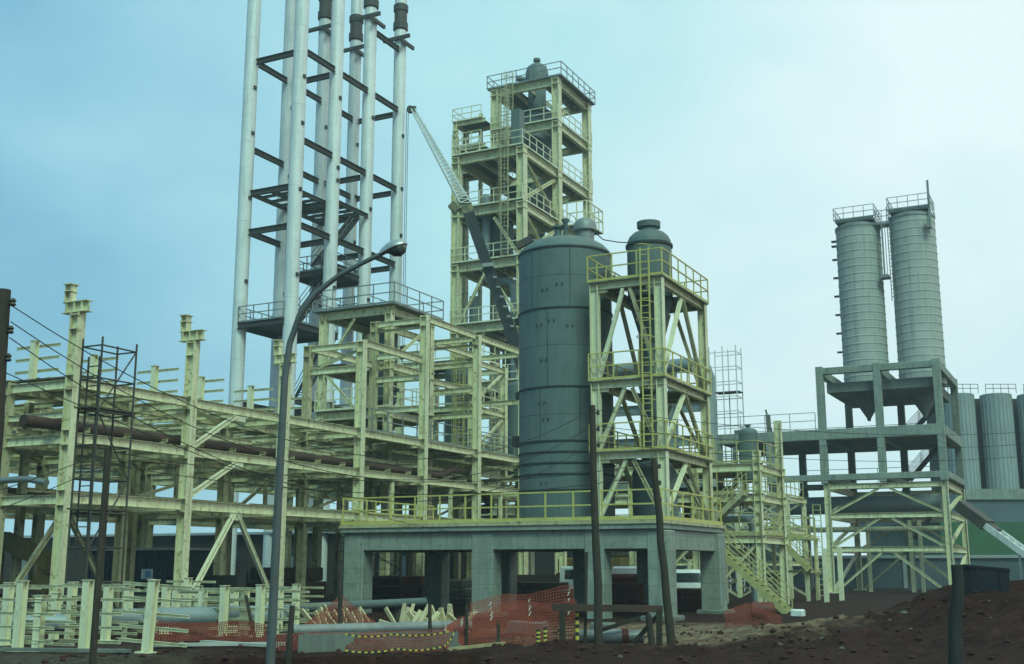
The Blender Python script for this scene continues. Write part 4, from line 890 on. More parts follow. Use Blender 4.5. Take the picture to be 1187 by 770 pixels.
# ================================================================== YELLOW ACCESS STRUCTURE right of the deck
ya = thing('access_platform', 'cream and yellow stepped access platforms between the deck and the silo tower', 'steel platform', (-18, 58, 0))
AX = [-22.0, -18.6, -15.35]; AY = [57.5, 62.0]
for x, zt in zip(AX, (6.9, 6.9, 7.6)):
    for y in AY: P('column', M['cream'], ya, lambda b: b.bar((x, y, -.05), (x, y, zt + (2.0 if y == AY[1] and x > -16 else 0)), .34, .36, 'H', (1, 0, 0)))
for z in (3.25, 5.3, 6.8):
    for y in AY: beam(ya, 'beam', (AX[0] - 3, y, z), (AX[2] + .3, y, z), .26, .38, M['cream'])
    for x in AX: beam(ya, 'side_beam', (x, AY[0], z - .02), (x, AY[1], z - .02), .24, .36, M['cream'])
    plate(ya, 'floor', AX[0] - 3, AX[2] - (0 if z < 5 else 1.2), AY[0] - .1, AY[1] + .1, z + .25, M['creamdk'])
    P('railing', M['dull'], ya, lambda b: railing(b, [(AX[0] - 3, AY[0] - .1, z + .25), (AX[2] + .1, AY[0] - .1, z + .25), (AX[2] + .1, AY[1], z + .25)], 1.05, 1.1, .028))
for a in (0, 1): beam(ya, 'brace', (AX[a] + .2, AY[0], .2), (AX[a + 1] - .2, AY[0], 3.0), .16, .16, M['cream'])
stair(ya, (-18.2, 57.0, 3.5), (-15.9, 57.0, 5.5), .8, (0, 1, 0), M['creamdk'], M['dull'])
vessel('process_vessel', (-16.6, 60.6), .5, 6.4, 8.9, 'small dark upright vessel on the stepped platforms right of the vessel frame')
vessel('process_vessel', (-19.6, 60.2), .55, 3.8, 5.2, 'short dark vessel on the lower stepped platform beyond the deck railing')
pipe('site_pipe', [(-24, 59.2, 4.3), (-16.2, 59.2, 4.3), (-16.2, 59.2, .2)], .16, M['pipe'], 'grey pipe bending down inside the stepped access platforms')
pipe('site_pipe', [(-25, 61.2, 6.0), (-17.5, 61.2, 6.0), (-17.5, 61.2, 8.2)], .14, M['galv'], 'slim pale pipe rising through the top of the stepped platforms')
pipe('site_pipe', [(-24, 58.4, 2.6), (-15.8, 58.4, 2.6)], .2, M['cream'], 'cream pipe under the lowest floor of the stepped platforms')
vessel('process_vessel', (-21.2, 60.0), .7, 5.9, 7.9, 'dark round vessel behind the right side of the vessel frame')
lp = thing('stair_platform', 'small yellow platform with ladder rails left of the silo tower base', 'steel platform', (-15, 68, 0))
LX0, LX1, LY0, LY1 = -17.9, -15.4, 67.5, 70
for x in (LX0, LX1):
    for y in (LY0, LY1): P('post', M['cream'], lp, lambda b: b.bar((x, y, 0), (x, y, 3.6), .2, .2, 'H'))
for z in (1.7, 3.55):
    plate(lp, 'floor', LX0 - .2, LX1 + .2, LY0 - .2, LY1 + .2, z, M['dull'], .14)
P('railing', M['dull'], lp, lambda b: railing(b, [(LX0, LY0, 3.6), (LX1, LY0, 3.6), (LX1, LY1, 3.6), (LX0, LY1, 3.6)], 1.1, 1.0, .03, closed=True))
stair(lp, (-15.1, 66.9, 1.7), (-16.9, 66.9, 3.6), .7, (0, 1, 0), M['dull'], M['dull'])
P('ladder', M['dull'], lp, lambda b: ladder(b, (-14.9, 68.4, 0), 5.4, (.7, .7, 0), .5))
for i, (x, y, h) in enumerate(((-14.2, 66.6, 2.9), (-13.7, 68.2, 3.0))):
    o = MB().bar((x, y, -.05), (x, y, h), .24, .24, 'H').build('steel_post', M['cream2'])
    tag(o, ['short cream post in front of the small yellow platform, nearer one', 'short cream post right of the small yellow platform, farther one'][i], 'post', 'short posts by the yellow platform')
tf = thing('truss_frame', 'low cream trussed frame standing behind the stepped platforms, left of the silo tower base', 'steel frame', (-20, 74, 0))
FX = [-27.3, -24.1, -20.9, -17.7]; FY = [73.0, 77.5]
for x in FX:
    for y in FY: beam(tf, 'column', (x, y, -.05), (x, y, 6.2), .26, .26, M['cream'])
for y in FY:
    for z in (2.1, 4.1, 6.1): beam(tf, 'beam', (FX[0] - .2, y, z), (FX[-1] + .2, y, z), .2, .28, M['cream'])
    for i in range(3):
        for z0 in (.1, 2.3, 4.3):
            beam(tf, 'brace', (FX[i] + .15, y, z0), (FX[i + 1] - .15, y, z0 + 1.7), .12, .12, M['cream'])
            beam(tf, 'brace', (FX[i + 1] - .15, y + .02, z0), (FX[i] + .15, y + .02, z0 + 1.7), .12, .12, M['cream2'])
for x in FX:
    for z in (2.08, 4.08, 6.08): beam(tf, 'side_beam', (x, FY[0], z), (x, FY[1], z), .18, .26, M['cream'])
P('railing', M['dull'], tf, lambda b: railing(b, [(FX[0], FY[0], 6.25), (FX[-1], FY[0], 6.25), (FX[-1], FY[1], 6.25)], 1.05, 1.2))
for i, (x, z0, z1) in enumerate(((-25.7, 1.0, 3.4), (-22.5, 2.4, 5.2), (-19.3, .8, 3.0))):
    vessel('process_vessel', (x, 75.2), .75, z0 + .6, z1, ['dark vessel at the left inside the low trussed frame', 'dark vessel in the middle of the low trussed frame', 'dark vessel at the right inside the low trussed frame'][i])
pipe('site_pipe', [(-28, 74.6, 5.0), (-18.4, 74.6, 5.0), (-18.4, 74.6, .3)], .22, M['pipe'], 'grey pipe crossing the low trussed frame and turning down at its right end')
# ================================================================== BACKGROUND CLUTTER under the rack
sh = thing('site_shed', 'long low dark brown shed with pale roof edge beyond the rack columns', 'shed', (-52, 92, 0))
P('wall', M['brown'], sh, lambda b: b.box((-62, 74, 2.1), (46, 10, 4.2)))
P('roof', M['roof'], sh, lambda b: b.loft([[(-86, 68.4, 4.22), (-38, 68.4, 4.22), (-38, 68.4, 4.36), (-86, 68.4, 4.36)], [(-86, 79.6, 4.55), (-38, 79.6, 4.55), (-38, 79.6, 4.7), (-86, 79.6, 4.7)]]))
for i in range(5): P('door', M['galv'], sh, lambda b: b.box((-80 + 9 * i, 68.96, 1.3), (2.2, .08, 2.6)))
for i in range(6): P('window', M['glass'], sh, lambda b: b.box((-76 + 6 * i, 68.97, 2.6), (1.4, .06, .8)))
s2 = thing('site_shed', 'dark workshop building seen between the deck columns far behind', 'shed', (-30, 98, 0))
P('wall', M['brown'], s2, lambda b: b.box((-42, 110, 2.6), (26, 9, 5.2))); P('roof', M['roof'], s2, lambda b: b.box((-42, 110, 5.35), (26.6, 9.6, .25)))
for i in range(5): P('window', M['glass'], s2, lambda b: b.box((-52 + 5 * i, 105.46, 3.0), (2.4, .08, 1.4)))
hill = MB()
ringp = []
for i in range(90):
    a = -1.3 + 2.6 * i / 89; p = HD * cos(a) * 900 + RT * sin(a) * 900
    hh = 7 + 7 * abs(mn.fractal(V((i * .22, 0, 4)), 1, 2, 4))
    ringp.append((p, hh))
for (p, h0), (q, h1) in zip(ringp, ringp[1:]):
    u = p.normalized() * 160
    hill.add([p, q, q + u * .5 + V((0, 0, h1)), p + u * .5 + V((0, 0, h0)), q + u * 2, p + u * 2], [[0, 1, 2, 3], [3, 2, 4, 5]])
structure(hill.build('hills', mat('far_ridge', (.05, .075, .06), (.04, .06, .05), .02, .9)))
ct = thing('site_container', 'blue grey site container with a white and blue sign under the rack', 'container', (-37.5, 41, 0))
cp = at(178, 652, 52); cx, cy = cp.x, cp.y
P('body', M['contdark'], ct, lambda b: [b.box((cx, cy, 1.3), (5.5, 2.4, 2.6))] + [b.box((cx - 2.6 + .3 * i, cy - 1.22, 1.3), (.12, .06, 2.4)) for i in range(18)])
P('roof', M['roof'], ct, lambda b: b.box((cx, cy, 2.66), (5.7, 2.6, .1)))
sg = P('sign', M['cabwhite'], ct, lambda b: b.box((cx + .9, cy - 1.29, 1.62), (.62, .05, .42)))
P('logo', M['skyblue'], sg, lambda b: b.box((cx + .98, cy - 1.33, 1.62), (.30, .03, .24)))
for i, (x, y, d, sx_, sz, mm, lb) in enumerate(((130, 690, 46, 4.5, .9, 'dark', 'low dark stack of steel sections behind the scaffold foot'), (232, 690, 50, 3.5, 1.6, 'rubber', 'black covered pile under the rack behind the A brace'), (330, 690, 56, 4.0, 1.9, 'rust', 'brown covered pile under the rack behind the lamp post'), (460, 688, 58, 4, 1.5, 'redbody', 'dark red crate stack seen between the two left deck columns'), (520, 690, 60, 3, 1.3, 'dark', 'dark crate stack behind the middle of the deck'), (628, 690, 58, 3, 1.2, 'rust', 'brown crate under the deck behind the tank'), (797, 690, 53, 2.2, 1.0, 'redbody', 'dark red crate stack hiding the wheels of the right white truck'), (722, 690, 52, 2.6, 1.25, 'redbody', 'dark red crate stack between the middle deck columns'))):
    p = onz(x, 0 + y, 0) if False else at(x, y, d); p.z = 0
    b = MB()
    for k in range(3): b.box((p.x + jit(.1), p.y + jit(.1), sz * (k + .5) / 3), (sx_ - .3 * k, 1.6 - .2 * k, sz / 3 - .03), bev=.04)
    for k in range(5): b.box((p.x - sx_ * .4 + sx_ * .2 * k, p.y - .82, sz * .45), (.09, .06, sz * .9))
    tag(b.build('material_stack', M[mm]), lb, 'stack')
# excavator at the left edge
ex = thing('excavator', 'olive yellow excavator at the left edge with bent arm below the rack', 'excavator', (-34, 29, 0))
def E3(x, y, d=42.5): return at(x, y, d)
P('boom', M['olive'], ex, lambda b: [b.bar(E3(-60, 640), E3(8, 628), .6, .62), b.bar(E3(4, 626), E3(62, 652), .52, .62)])
P('stick', M['olive'], ex, lambda b: [b.bar(E3(62, 645), E3(44, 688), .4, .62), b.box(E3(58, 655), (.5, .5, .6))])
P('bucket', M['dark'], ex, lambda b: b.loft([[E3(36, 684, 42.0), E3(56, 690, 42.0), E3(56, 690, 43.0), E3(36, 684, 43.0)], [E3(26, 700, 42.0), E3(60, 705, 42.0), E3(60, 705, 43.0), E3(26, 700, 43.0)], [E3(38, 715, 42.0), E3(52, 716, 42.0), E3(52, 716, 43.0), E3(38, 715, 43.0)]]))
P('ram', M['galv'], ex, lambda b: [b.tube([E3(5, 620), E3(55, 640)], .09, 8), b.tube([E3(35, 660), E3(37, 640)], .07, 8)])
bp_ = E3(-70, 680); bp_.z = 0
P('body', M['olive'], ex, lambda b: b.box((bp_.x, bp_.y, 1.9), (2.8, 3.2, 1.3), bev=.12)); cbx = P('cab', M['olive'], ex, lambda b: b.box((bp_.x + .6, bp_.y - .8, 2.9), (1.2, 1.4, 1.5), bev=.1)); P('window', M['glass'], cbx, lambda b: b.box((bp_.x + 1.22, bp_.y - .8, 3.1), (.04, 1.0, .8)))
for s in (-1.2, 1.2): P('track', M['rubber'], ex, lambda b: b.box((bp_.x + s, bp_.y, .5), (.6, 4.0, .95), bev=.3))
# trucks behind the deck
def truck(px, py, d, label, rz, bodymat, sc=.8):
    p = at(px, py, d); p.z = 0
    t = thing('truck', label, 'truck', (0, 0, 0))
    P('chassis', M['dark'], t, lambda b: b.box((0, 0, .62), (1.0, 6.0, .25)))
    c = P('cab', M['white'], t, lambda b: [b.loft([[V((-1.02, -3.1, .8)), V((1.02, -3.1, .8)), V((1.02, -1.2, .8)), V((-1.02, -1.2, .8))], [V((-1.04, -3.12, 1.5)), V((1.04, -3.12, 1.5)), V((1.04, -1.2, 1.5)), V((-1.04, -1.2, 1.5))], [V((-.94, -2.75, 2.25)), V((.94, -2.75, 2.25)), V((.94, -1.2, 2.3)), V((-.94, -1.2, 2.3))], [V((-.8, -2.5, 2.4)), V((.8, -2.5, 2.4)), V((.8, -1.35, 2.42)), V((-.8, -1.35, 2.42))]])])
    P('windscreen', M['glass'], c, lambda b: b.add([(-.86, -3.08, 1.58), (.86, -3.08, 1.58), (.8, -2.79, 2.2), (-.8, -2.79, 2.2), (-.86, -3.03, 1.58), (.86, -3.03, 1.58), (.8, -2.73, 2.2), (-.8, -2.73, 2.2)], [[0, 1, 2, 3], [7, 6, 5, 4], [0, 4, 5, 1], [1, 5, 6, 2], [2, 6, 7, 3], [3, 7, 4, 0]]))
    for s in (-1, 1):
        P('side_window', M['glass'], c, lambda b: b.add([(s * 1.045, -2.85, 1.55), (s * 1.045, -1.6, 1.55), (s * .965, -1.6, 2.18), (s * .965, -2.6, 2.18), (s * 1.0, -2.85, 1.55), (s * 1.0, -1.6, 1.55), (s * .92, -1.6, 2.18), (s * .92, -2.6, 2.18)], [[0, 1, 2, 3], [7, 6, 5, 4], [0, 4, 5, 1], [1, 5, 6, 2], [2, 6, 7, 3], [3, 7, 4, 0]]))
        P('headlight', M['lampcap'], c, lambda b: b.tube([(s * .72, -3.10, 1.0), (s * .72, -3.18, 1.0)], .13, 14))
    P('grille', M['dark'], c, lambda b: [b.box((0, -3.14, 1.02), (1.0, .05, .3)), b.box((0, -3.16, .62), (2.05, .14, .22))])
    P('cargo_bed', M[bodymat], t, lambda b: [b.box((0, .95, .98), (2.2, 3.9, .14)), b.box((-1.05, .95, 1.42), (.07, 3.9, .8)), b.box((1.05, .95, 1.42), (.07, 3.9, .8)), b.box((0, -.98, 1.5), (2.15, .07, .95)), b.box((0, 2.87, 1.42), (2.1, .07, .8))] + [b.box((s * 1.1, -.8 + .9 * i, 1.42), (.06, .08, .8)) for i in range(5) for s in (-1, 1)])
    for y in (-2.3, 1.7):
        for s in (-.9, .9):
            wv = P('wheel', M['rubber'], t, lambda b: b.tube([(s - .14, y, .46), (s - .11, y, .46), (s + .11, y, .46), (s + .14, y, .46)], [.42, .46, .46, .42], 22)); P('hub', M['galv'], wv, lambda b: b.tube([(s - .155, y, .46), (s + .155, y, .46)], .2, 14))
    t.location = p; t.rotation_euler.z = rz; t.scale = (sc, sc, sc); return t
truck(728, 690, 56, 'white cabbed truck with red bed behind the middle deck columns', 3.5, 'redbody')
truck(796, 690, 58, 'white cabbed truck beside the right rear deck column', .35, 'redbody', .74)
truck(642, 688, 66, 'small pale truck far behind under the tank side of the deck', 1.4, 'rust')
# ================================================================== POLES, LAMP, WIRES
lm = thing('street_lamp', 'tall grey street lamp with a long arm curving right to a cobra head', 'street lamp', at(312, 775, 20))
b0 = at(312, 775, 20); b0.z = gz(b0) - .2
lp_pts = [b0, at(322, 590, 20), at(330, 440, 20), at(336, 398, 20), at(347, 366, 20), at(366, 340, 20), at(392, 320, 20), at(420, 305, 20), at(445, 293, 20)]
P('pole', M['lamppole'], lm, lambda b: b.tube([lp_pts[0] + (lp_pts[1] - lp_pts[0]) * t for t in (0, .2, .5, 1)] + lp_pts[2:4], [.086, .084, .078, .07, .062, .056], 16))
P('arm', M['lamppole'], lm, lambda b: b.tube(lp_pts[3:], [.056, .053, .05, .046, .043, .041], 14))
hd0, hd1 = at(441, 294.5, 20), at(472, 283, 20)
def head(b):
    d = (hd1 - hd0); u = d.normalized(); sidev = u.cross(UPZ).normalized(); upv = sidev.cross(u)
    rings = []
    for t, w_, h_ in ((0, .05, .06), (.12, .08, .09), (.35, .16, .14), (.65, .19, .155), (.88, .15, .12), (1, .05, .05)):
        c = hd0 + d * t; rings.append([c + sidev * w_ * cos(a) + upv * (h_ * (sin(a) if sin(a) > 0 else .25 * sin(a)) + .0) for a in [2 * pi * i / 16 for i in range(16)]])
    b.loft(rings, True, 0, True)
hh = P('lamp_head', M['lampcap'], lm, head)
def lens(b):
    d = (hd1 - hd0); u = d.normalized(); sidev = u.cross(UPZ).normalized(); upv = sidev.cross(u); rings = []
    for t, w_, h_ in ((.28, .04, .03), (.42, .13, .11), (.65, .17, .15), (.84, .14, .11), (.95, .04, .03)):
        c = hd0 + d * t - upv * .02; rings.append([c + sidev * w_ * cos(a) + upv * h_ * sin(a) * (1 if sin(a) < 0 else .05) for a in [2 * pi * i / 14 for i in range(14)]])
    b.loft(rings, True, 0, True)
P('lamp_lens', M['lens'], hh, lens)
def pole(bx, tx, d, r, label, insul=True, base=None, m='wood'):
    b0 = at(bx[0], bx[1], d); t0 = at(tx[0], tx[1], d); b0.z = gz(b0) - .25
    t = thing('wooden_pole', label, 'pole', (b0.x, b0.y, gz(b0)))
    n = 7; pts = [b0 + (t0 - b0) * (i / n) + V((jit(.02), jit(.02), 0)) for i in range(n + 1)]
    P('shaft', M[m], t, lambda b: b.tube(pts, [r * (1.12 - .3 * i / n) for i in range(n + 1)], 14))
    if insul:
        P('insulator', M['dark'], t, lambda b: [b.lathe([(.03, 0), (.05, .02), (.03, .06), (.05, .08), (.02, .12)], t0 + RT * .16 + V((0, 0, -.25 - .42 * i)), 10) for i in range(3)] + [b.bar(t0 + V((0, 0, -.2 - .42 * i)), t0 + RT * .18 + V((0, 0, -.2 - .42 * i)), .03, .03) for i in range(3)])
    return t0
pL = pole((0, 520), (4, 336), 17, .135, 'dark wooden pole cut by the left edge of the picture')
pM = pole((108, 768), (124, 520), 23, .068, 'thin dark leaning pole in front of the scaffold tower', False)
p6 = pole((695, 745), (686, 470), 30, .10, 'tall weathered wooden pole in front of the deck below the big tank')
p7 = pole((779, 747), (757, 532), 30, .10, 'leaning wooden pole in front of the deck corner')
pR = pole((1104, 775), (1110, 655), 22, .125, 'short thick dark post on the soil heap at right', False, m='rubber')
pF = at(1260, 500, 46)
tag(MB().tube([V((pF.x, pF.y, -.2)), pF + V((0, 0, .5))], .13, 12).build('wooden_pole', M['wood']), 'wooden pole outside the right edge of the picture', 'pole')
def wire(a, b_, sag, label, r=.0085):
    a = V(a); b_ = V(b_); pts = []
    for i in range(25):
        t = i / 24; pts.append(a + (b_ - a) * t + V((0, 0, -sag * 4 * t * (1 - t))))
    tag(MB().tube(pts, r, 5).build('overhead_wire', M['black']), label, 'wire')
for i in range(3):
    wire(pL + RT * .15 + V((0, 0, -.25 - .24 * i)), p6 + V((0, 0, -.1 - .42 * i)), 1.75 + .1 * i, ['top wire running from the left edge pole to the pole below the tank', 'middle wire running from the left edge pole to the pole below the tank', 'lowest of three wires from the left edge pole to the pole below the tank'][i])
    wire(p6 + V((0, 0, -.1 - .42 * i)), pF + V((0, 0, .2 - .45 * i)), .5, ['top wire from the pole below the tank to the right edge', 'middle wire from the pole below the tank to the right edge', 'lowest wire from the pole below the tank to the right edge'][i])
wire(pL + V((0, 0, -1.2)), at(560, 620, 46), .5, 'single wire dropping from the left edge pole into the rack')
for i in range(2):
    wire(at(-60, 585 + 26 * i, 19), pM + V((0, 0, -.05 - .25 * i)), .06, ['upper wire reaching the thin leaning pole from the left edge', 'lower wire reaching the thin leaning pole from the left edge'][i])
    wire(pM + V((0, 0, -.05 - .25 * i)), p7 + V((0, 0, -.1 - .3 * i)), .55, ['upper wire from the thin leaning pole to the pole at the deck corner', 'lower wire from the thin leaning pole to the pole at the deck corner'][i])
# ================================================================== FOREGROUND ITEMS
def gp_(x, y): p = onz(x, y); p.z = gz(p); return p
def lay(name, x0, y0, x1, y1, r, m, label, cat='pipe', lift=None, hollow=True):
    a, b_ = gp_(x0, y0), gp_(x1, y1); z = (lift if lift is not None else r); a.z += z; b_.z += z
    t = thing(name, label, cat, (a.x, a.y, 0)); u = (b_ - a).normalized(); mb = MB(); n = 24
    s1 = u.cross(UPZ).normalized(); s2 = s1.cross(u)
    def ring(c, rr): return [c + s1 * rr * cos(2 * pi * i / n) + s2 * rr * sin(2 * pi * i / n) for i in range(n)]
    if hollow: mb.loft([ring(a + u * 1.2, r * .86), ring(a, r * .88), ring(a, r), ring(b_, r), ring(b_, r * .88), ring(b_ - u * 1.2, r * .86)], True, 0, True)
    else: mb.loft([ring(a, r), ring(b_, r)], True, 0, True)
    mb.build('pipe_body', m, t)
    if lift is not None and lift > r + .05:
        L_ = (b_ - a).length; c = 0
        while c < L_ - .3:
            p = a + u * (c + .9 if c == 0 else c); MB().box((p.x, p.y, p.z - r - (lift - r) / 2 - .02), (.45, .25, lift - r + .04)).build('timber_support', M['plankdk'], t); c += 2.6
    return t
lay('ground_pipe', 110, 741, 335, 734, .27, M['pipe'], 'large grey blue pipe on blocks with its dark open end facing left', 'pipe', .55)
lay('ground_pipe', -60, 746, 74, 743, .25, M['pipe'], 'grey blue pipe lying behind the posts at the left edge', 'pipe', .5)
lay('ground_pipe', 338, 751, 545, 744, .14, M['galv'], 'pale grey pipe resting above the trench edge right of the lamp', 'pipe', .42)
lay('ground_pipe', 340, 726, 492, 718, .15, M['tank'], 'dark grey green duct lying in front of the left deck columns', 'pipe', .62)
t_ = lay('ground_pipe', 692, 747, 722, 747, .19, M['galv'], 'short pale pipe with a red end cap near the timber barrier', 'pipe')
q = gp_(722, 747); P('end_cap', M['redbody'], t_, lambda b: b.tube([q + V((0, 0, .19)) - RT * .03, q + V((0, 0, .19)) + RT * .14], .215, 24))
# low concrete kerb trough beside the trench
tr_ = thing('concrete_trough', 'low grey concrete trough along the trench edge under the pale pipe', 'trough', gp_(430, 756))
a, b_ = gp_(345, 757), gp_(530, 753)
P('body', M['concdk'], tr_, lambda b: [b.bar(a + V((0, 0, .2)), b_ + V((0, 0, .2)), .12, .42), b.bar(a + HD * .8 + V((0, 0, .2)), b_ + HD * .8 + V((0, 0, .2)), .12, .42), b.bar(a + HD * .4 + V((0, 0, .05)), b_ + HD * .4 + V((0, 0, .05)), .72, .1)])
# timber pieces
for i in range(30):
    left = i < 11
    x = (364 + 6.2 * i) if left else 455 + 4.6 * (i - 11)
    p = gp_(x, 737 - 2.2 * (i % 4)); ln = random.uniform(.4, .62)
    an = random.uniform(-.75, -.25) if left else random.uniform(-1.35, 1.0)
    u = (RT * sin(an) + UPZ * cos(an) + HD * random.uniform(-.25, .3)).normalized()
    p.z += .2 + random.uniform(0, .15)
    o = MB().bar(p - u * .35, p + u * ln, random.uniform(.11, .17), .05, ref=(0.3, .9, 0)).build('timber_offcut', M['palewood'])
    if left: tag(o, 'pale board leaning in the left row of boards behind the grey pipe', 'timber', 'leaning boards left')
    else: tag(o, 'pale offcut sticking out of the tangled timber heap before the deck', 'timber', 'timber heap offcuts')
for i in range(10):
    p = gp_(470 + 6.2 * i, 739 - 2 * (i % 3)); p.z += .12 + .16 * (i % 2)
    u = (RT * cos(.35 * i) + HD * sin(.5 * i)); o = MB().bar(p - u * .45, p + u * .45, .2, .16).build('timber_block', M['palewood'])
    tag(o, 'squared pale timber block lying at the foot of the timber heap', 'timber', 'timber blocks before the deck')
for i, (x0, y0, x1, y1, m_, lb) in enumerate(((178, 752, 330, 749, 'tarp', 'long pale board along the left part of the trench edge'), (520, 757, 585, 758, 'plank', 'yellowish plank lying by the trench right end'), (600, 752, 672, 751, 'plank', 'yellowish plank lying under the orange net'), (0, 757, 150, 759, 'concdk', 'grey kerb strip below the left posts'), (235, 748, 320, 752, 'tarp', 'thin pale lath lying over the net by the trench'))):
    a, b_ = gp_(x0, y0) + V((0, 0, .08)), gp_(x1, y1) + V((0, 0, .08)); tag(MB().bar(a, b_, .22, .07).build('ground_board', M[m_]), lb, 'board')
# orange netting, knotted lattice of flat strands
def netting(pts, h0, label, n_up=9, ties=False, cell=.07, lean=.25):
    pts = [V(p) for p in pts]; cum = [0]
    for a, b_ in zip(pts, pts[1:]): cum.append(cum[-1] + (b_ - a).length)
    tot = cum[-1]; nu = int(tot / cell); n_up = int(n_up * 1.5); hs = h0 if isinstance(h0, list) else [h0] * len(pts)
    grid = []
    for i in range(nu + 1):
        s_ = tot * i / nu; k = 0
        while k < len(cum) - 2 and cum[k + 1] < s_: k += 1
        t = (s_ - cum[k]) / (cum[k + 1] - cum[k]); p = pts[k].lerp(pts[k + 1], t); h = hs[k] + (hs[k + 1] - hs[k]) * t
        z0 = gz(p); col = []
        wv = mn.noise(V((s_ * .9, 3, 1)))
        for j in range(n_up + 1):
            f = j / n_up; off = -HD * lean * (1 - f) + HD * (.16 * mn.noise(V((s_ * 1.6, f * 2.5, 7)))); hh = h * (1 + .22 * wv) * f
            col.append(V((p.x, p.y, z0 + .03 + hh)) + off)
        grid.append(col)
    mb = MB(); w_ = .0095
    t = thing('safety_net', label, 'safety net', pts[0])
    for i in range(nu + 1):
        for j in range(n_up):
            a, b_ = grid[i][j], grid[i][j + 1]; mb.add([a - RT * w_, a + RT * w_, b_ + RT * w_, b_ - RT * w_], [[0, 1, 2, 3]])
    for j in range(n_up + 1):
        for i in range(nu):
            a, b_ = grid[i][j], grid[i + 1][j]; z = V((0, 0, w_)); mb.add([a - z, b_ - z, b_ + z, a + z], [[0, 1, 2, 3]])
    o = mb.build('mesh', M['net'], t)
    sol = o.modifiers.new('thickness', 'SOLIDIFY'); sol.thickness = .006
    if ties:
        for i in range(0, nu, 7):
            for j in (n_up - 3, n_up - 5):
                if (i // 7 + j) % 2: c = grid[i][j] - HD * .03; P('tie', M['tie'], t, lambda b: b.bar(c, c + V((.02, 0, .11)) + RT * .03, .03, .025))
    return t
netting([gp_(172, 745), gp_(215, 744), gp_(262, 745), gp_(315, 747)], [.55, .42, .5, .45], 'low orange safety net sagging before the posts left of the lamp', 7)
netting([gp_(320, 754), gp_(380, 755), gp_(450, 756), gp_(522, 755)], [.34, .38, .42, .5], 'low reddish net strip along the trench edge right of the lamp', 5)
netting([gp_(352, 742), gp_(394, 741), gp_(440, 741)], [.35, 1.1, .3], 'orange net pulled up to a peak on a stake before the left deck column', 10)
netting([gp_(515, 753), gp_(540, 749), gp_(575, 748), gp_(620, 748), gp_(668, 748)], [.5, .72, .92, 1.0, 1.05], 'tall orange red net fence with white ties in the middle foreground', 11, True)
netting([gp_(545, 738), gp_(600, 737), gp_(665, 737)], [.95, 1.2, 1.3], 'second orange net layer just behind the tall net fence', 10, True, .08)
netting([gp_(840, 727), gp_(868, 727), gp_(905, 728)], [.5, .75, .4], 'short orange net at the foot of the yellow stair', 6)
# stakes
for i, (x, y, xt, yt, d, r, lb) in enumerate(((298, 746, 285, 690, 31.5, .05, 'thin brown stake leaning left beside the lamp post'), (334, 768, 339, 702, 26.6, .07, 'short brown stake right of the lamp foot'), (395, 745, 394, 655, 31, .06, 'brown stake carrying the peak of the orange net'), (500, 748, 498, 700, 29.5, .05, 'short dark stake by the timber heap'), (540, 746, 541, 700, 30, .05, 'dark stake at the left end of the tall net fence'), (577, 764, 578, 722, 27.8, .05, 'dark stake in front of the tall net fence'), (678, 746, 680, 640, 30.3, .045, 'slim dark stake just left of the tall wooden pole'), (757, 752, 751, 712, 30, .09, 'stubby rotten stump under the end of the barrier rail'))):
    a, b_ = at(x, y, d), at(xt, yt, d); a.z = gz(a) - .15
    tag(MB().tube([a, a.lerp(b_, .5) + V((jit(.01), jit(.01), 0)), b_], [r, r * .95, r * .85], 10).build('stake', M['wood']), lb, 'stake')
# black and yellow things: rope strings and the marker post
stripe_m = [mat('warning_yellow', (.62, .50, .08), None, 3, .6), mat('warning_black', (.03, .03, .03), None, 3, .6)]
def tape(pts, label):
    mb = MB(); k = 0
    for (a, b_), hang in zip(zip(pts, pts[1:]), [0] * len(pts)):
        n = max(2, int((b_ - a).length / .07))
        for i in range(n):
            p = a.lerp(b_, i / n) + V((0, 0, -.25 * (i / n) * (1 - i / n))); q = a.lerp(b_, (i + 1) / n) + V((0, 0, -.25 * ((i + 1) / n) * (1 - (i + 1) / n)))
            mb.bar(p, q, .012, .034, mi=k % 2); k += 1
    tag(mb.build('warning_tape', stripe_m), label, 'tape')
tape([at(400, 735, 27.6), at(455, 735, 27.6), at(520, 732, 27.8)], 'upper black and yellow tape strung along the trench')
tape([at(400, 754, 27.0), at(460, 752, 27.2), at(515, 749, 27.6), at(528, 730, 28)], 'lower black and yellow tape along the trench bending up at its right end')
def striped(x, y, yt, d, label):
    a, b_ = at(x, y, d), at(x, yt, d); a.z = gz(a) - .05; mb = MB(); n = 10
    for i in range(n): mb.tube([a.lerp(b_, i / n), a.lerp(b_, (i + 1) / n)], .05, 10, mi=i % 2)
    tag(mb.build('marker_post', stripe_m), label, 'marker post')
striped(669, 746, 706, 30.2, 'black and yellow striped marker post at the right end of the tall net')
striped(624, 752, 730, 28.5, 'low black and yellow marker post in front of the tall net')
striped(632, 753, 728, 28.5, 'low striped marker post just right of another in front of the net')
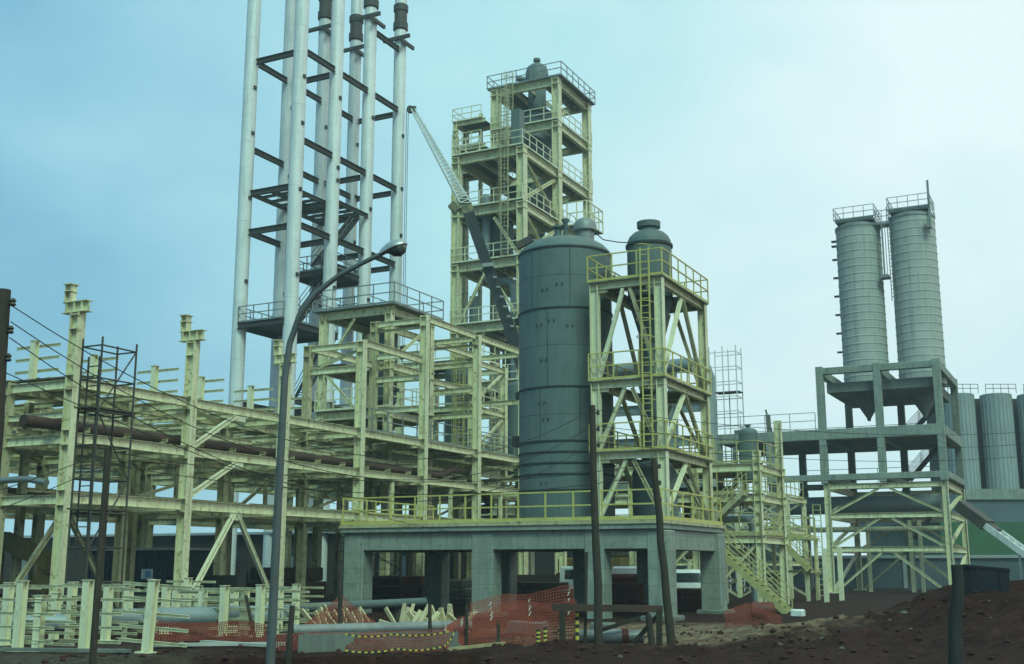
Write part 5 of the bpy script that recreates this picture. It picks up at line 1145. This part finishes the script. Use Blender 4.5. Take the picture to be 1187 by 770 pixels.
# timber barrier
br = thing('barrier', 'dark brown timber barrier rail on two legs before the right part of the deck', 'barrier', gp_(720, 747))
P('rail', M['rust'], br, lambda b: b.bar(at(640, 704, 30), at(768, 706, 30), .10, .17))
P('lower_rail', M['wood'], br, lambda b: b.bar(at(690, 733, 30.6), at(742, 716, 30.6), .06, .1))
for x in (652, 764): 
    a = at(x, 745, 30); a.z = gz(a) - .1; P('leg', M['wood'], br, lambda b: b.bar(a, at(x, 706, 30), .12, .12))
P('brace', M['wood'], br, lambda b: b.bar(at(735, 745, 30.4), at(764, 712, 30.1), .07, .1))
tb_ = at(1140, 690, 30); hz = gz(tb_)
cr2 = thing('covered_crate', 'dark blue crate standing tilted on top of the soil heap at right', 'crate', (tb_.x, tb_.y, hz))
P('body', M['bluedk'], cr2, lambda b: b.bar(V((tb_.x, tb_.y, hz + .3)) - RT * .42 + V((0, 0, .06)), V((tb_.x, tb_.y, hz + .3)) + RT * .5 - V((0, 0, .04)), .8, .72))
P('lid', M['bluedk'], cr2, lambda b: b.bar(V((tb_.x, tb_.y, hz + .69)) - RT * .54 + V((0, 0, .06)), V((tb_.x, tb_.y, hz + .69)) + RT * .54 - V((0, 0, .04)), .86, .06))
for q in (-.3, .3): P('strap', M['black'], cr2, lambda b: b.bar(V((tb_.x, tb_.y, hz - .05 - q * .1)) + RT * q - HD * .42, V((tb_.x, tb_.y, hz + .66 - q * .1)) + RT * q - HD * .42, .06, .03))
# junk near the stair foot
for i, (x, y, lx, lz, m_, lb) in enumerate(((884, 716, .9, .5, 'redbody', 'rusty red drum lying at the stair foot'), (700, 738, .7, .35, 'concdk', 'grey concrete block behind the barrier'), (612, 735, 1.2, .4, 'galv', 'grey metal tray behind the tall net'), (925, 716, .5, .3, 'white', 'small white box right of the stair foot'))):
    p = gp_(x, y)
    if i == 0: o = MB().tube([p - RT * .45 + UPZ * .3, p - RT * .43 + UPZ * .3, p + UPZ * .3, p + RT * .43 + UPZ * .3, p + RT * .45 + UPZ * .3], [.27, .3, .3, .3, .27], 20).build('oil_drum', M[m_])
    else: o = MB().box((p.x, p.y, p.z + lz / 2), (lx, .5, lz), bev=.05).build(['', 'concrete_block', 'metal_tray', 'small_box'][i], M[m_])
    tag(o, lb, ['drum', 'block', 'tray', 'box'][i])

# ------------------------------------------------------------------ haze box added over the site to lift distant darks
hb = MB(); hb.add([(x, y, z) for z in (-3, 57) for y in (-170, 290) for x in (-260, 260)], [[0, 1, 3, 2], [4, 6, 7, 5], [0, 4, 5, 1], [2, 3, 7, 6], [0, 2, 6, 4], [1, 5, 7, 3]]); hm = bpy.data.materials.new('haze_volume'); hm.use_nodes = True
hn = hm.node_tree.nodes; hn.remove(hn['Principled BSDF']); pv = hn.new('ShaderNodeVolumePrincipled')
pv.inputs['Color'].default_value = (.80, .96, .98, 1); pv.inputs['Density'].default_value = HAZE; pv.inputs['Anisotropy'].default_value = .2
hm.node_tree.links.new(pv.outputs[0], hn['Material Output'].inputs['Volume'])
ho = hb.build('haze', hm); ho['kind'] = 'stuff'
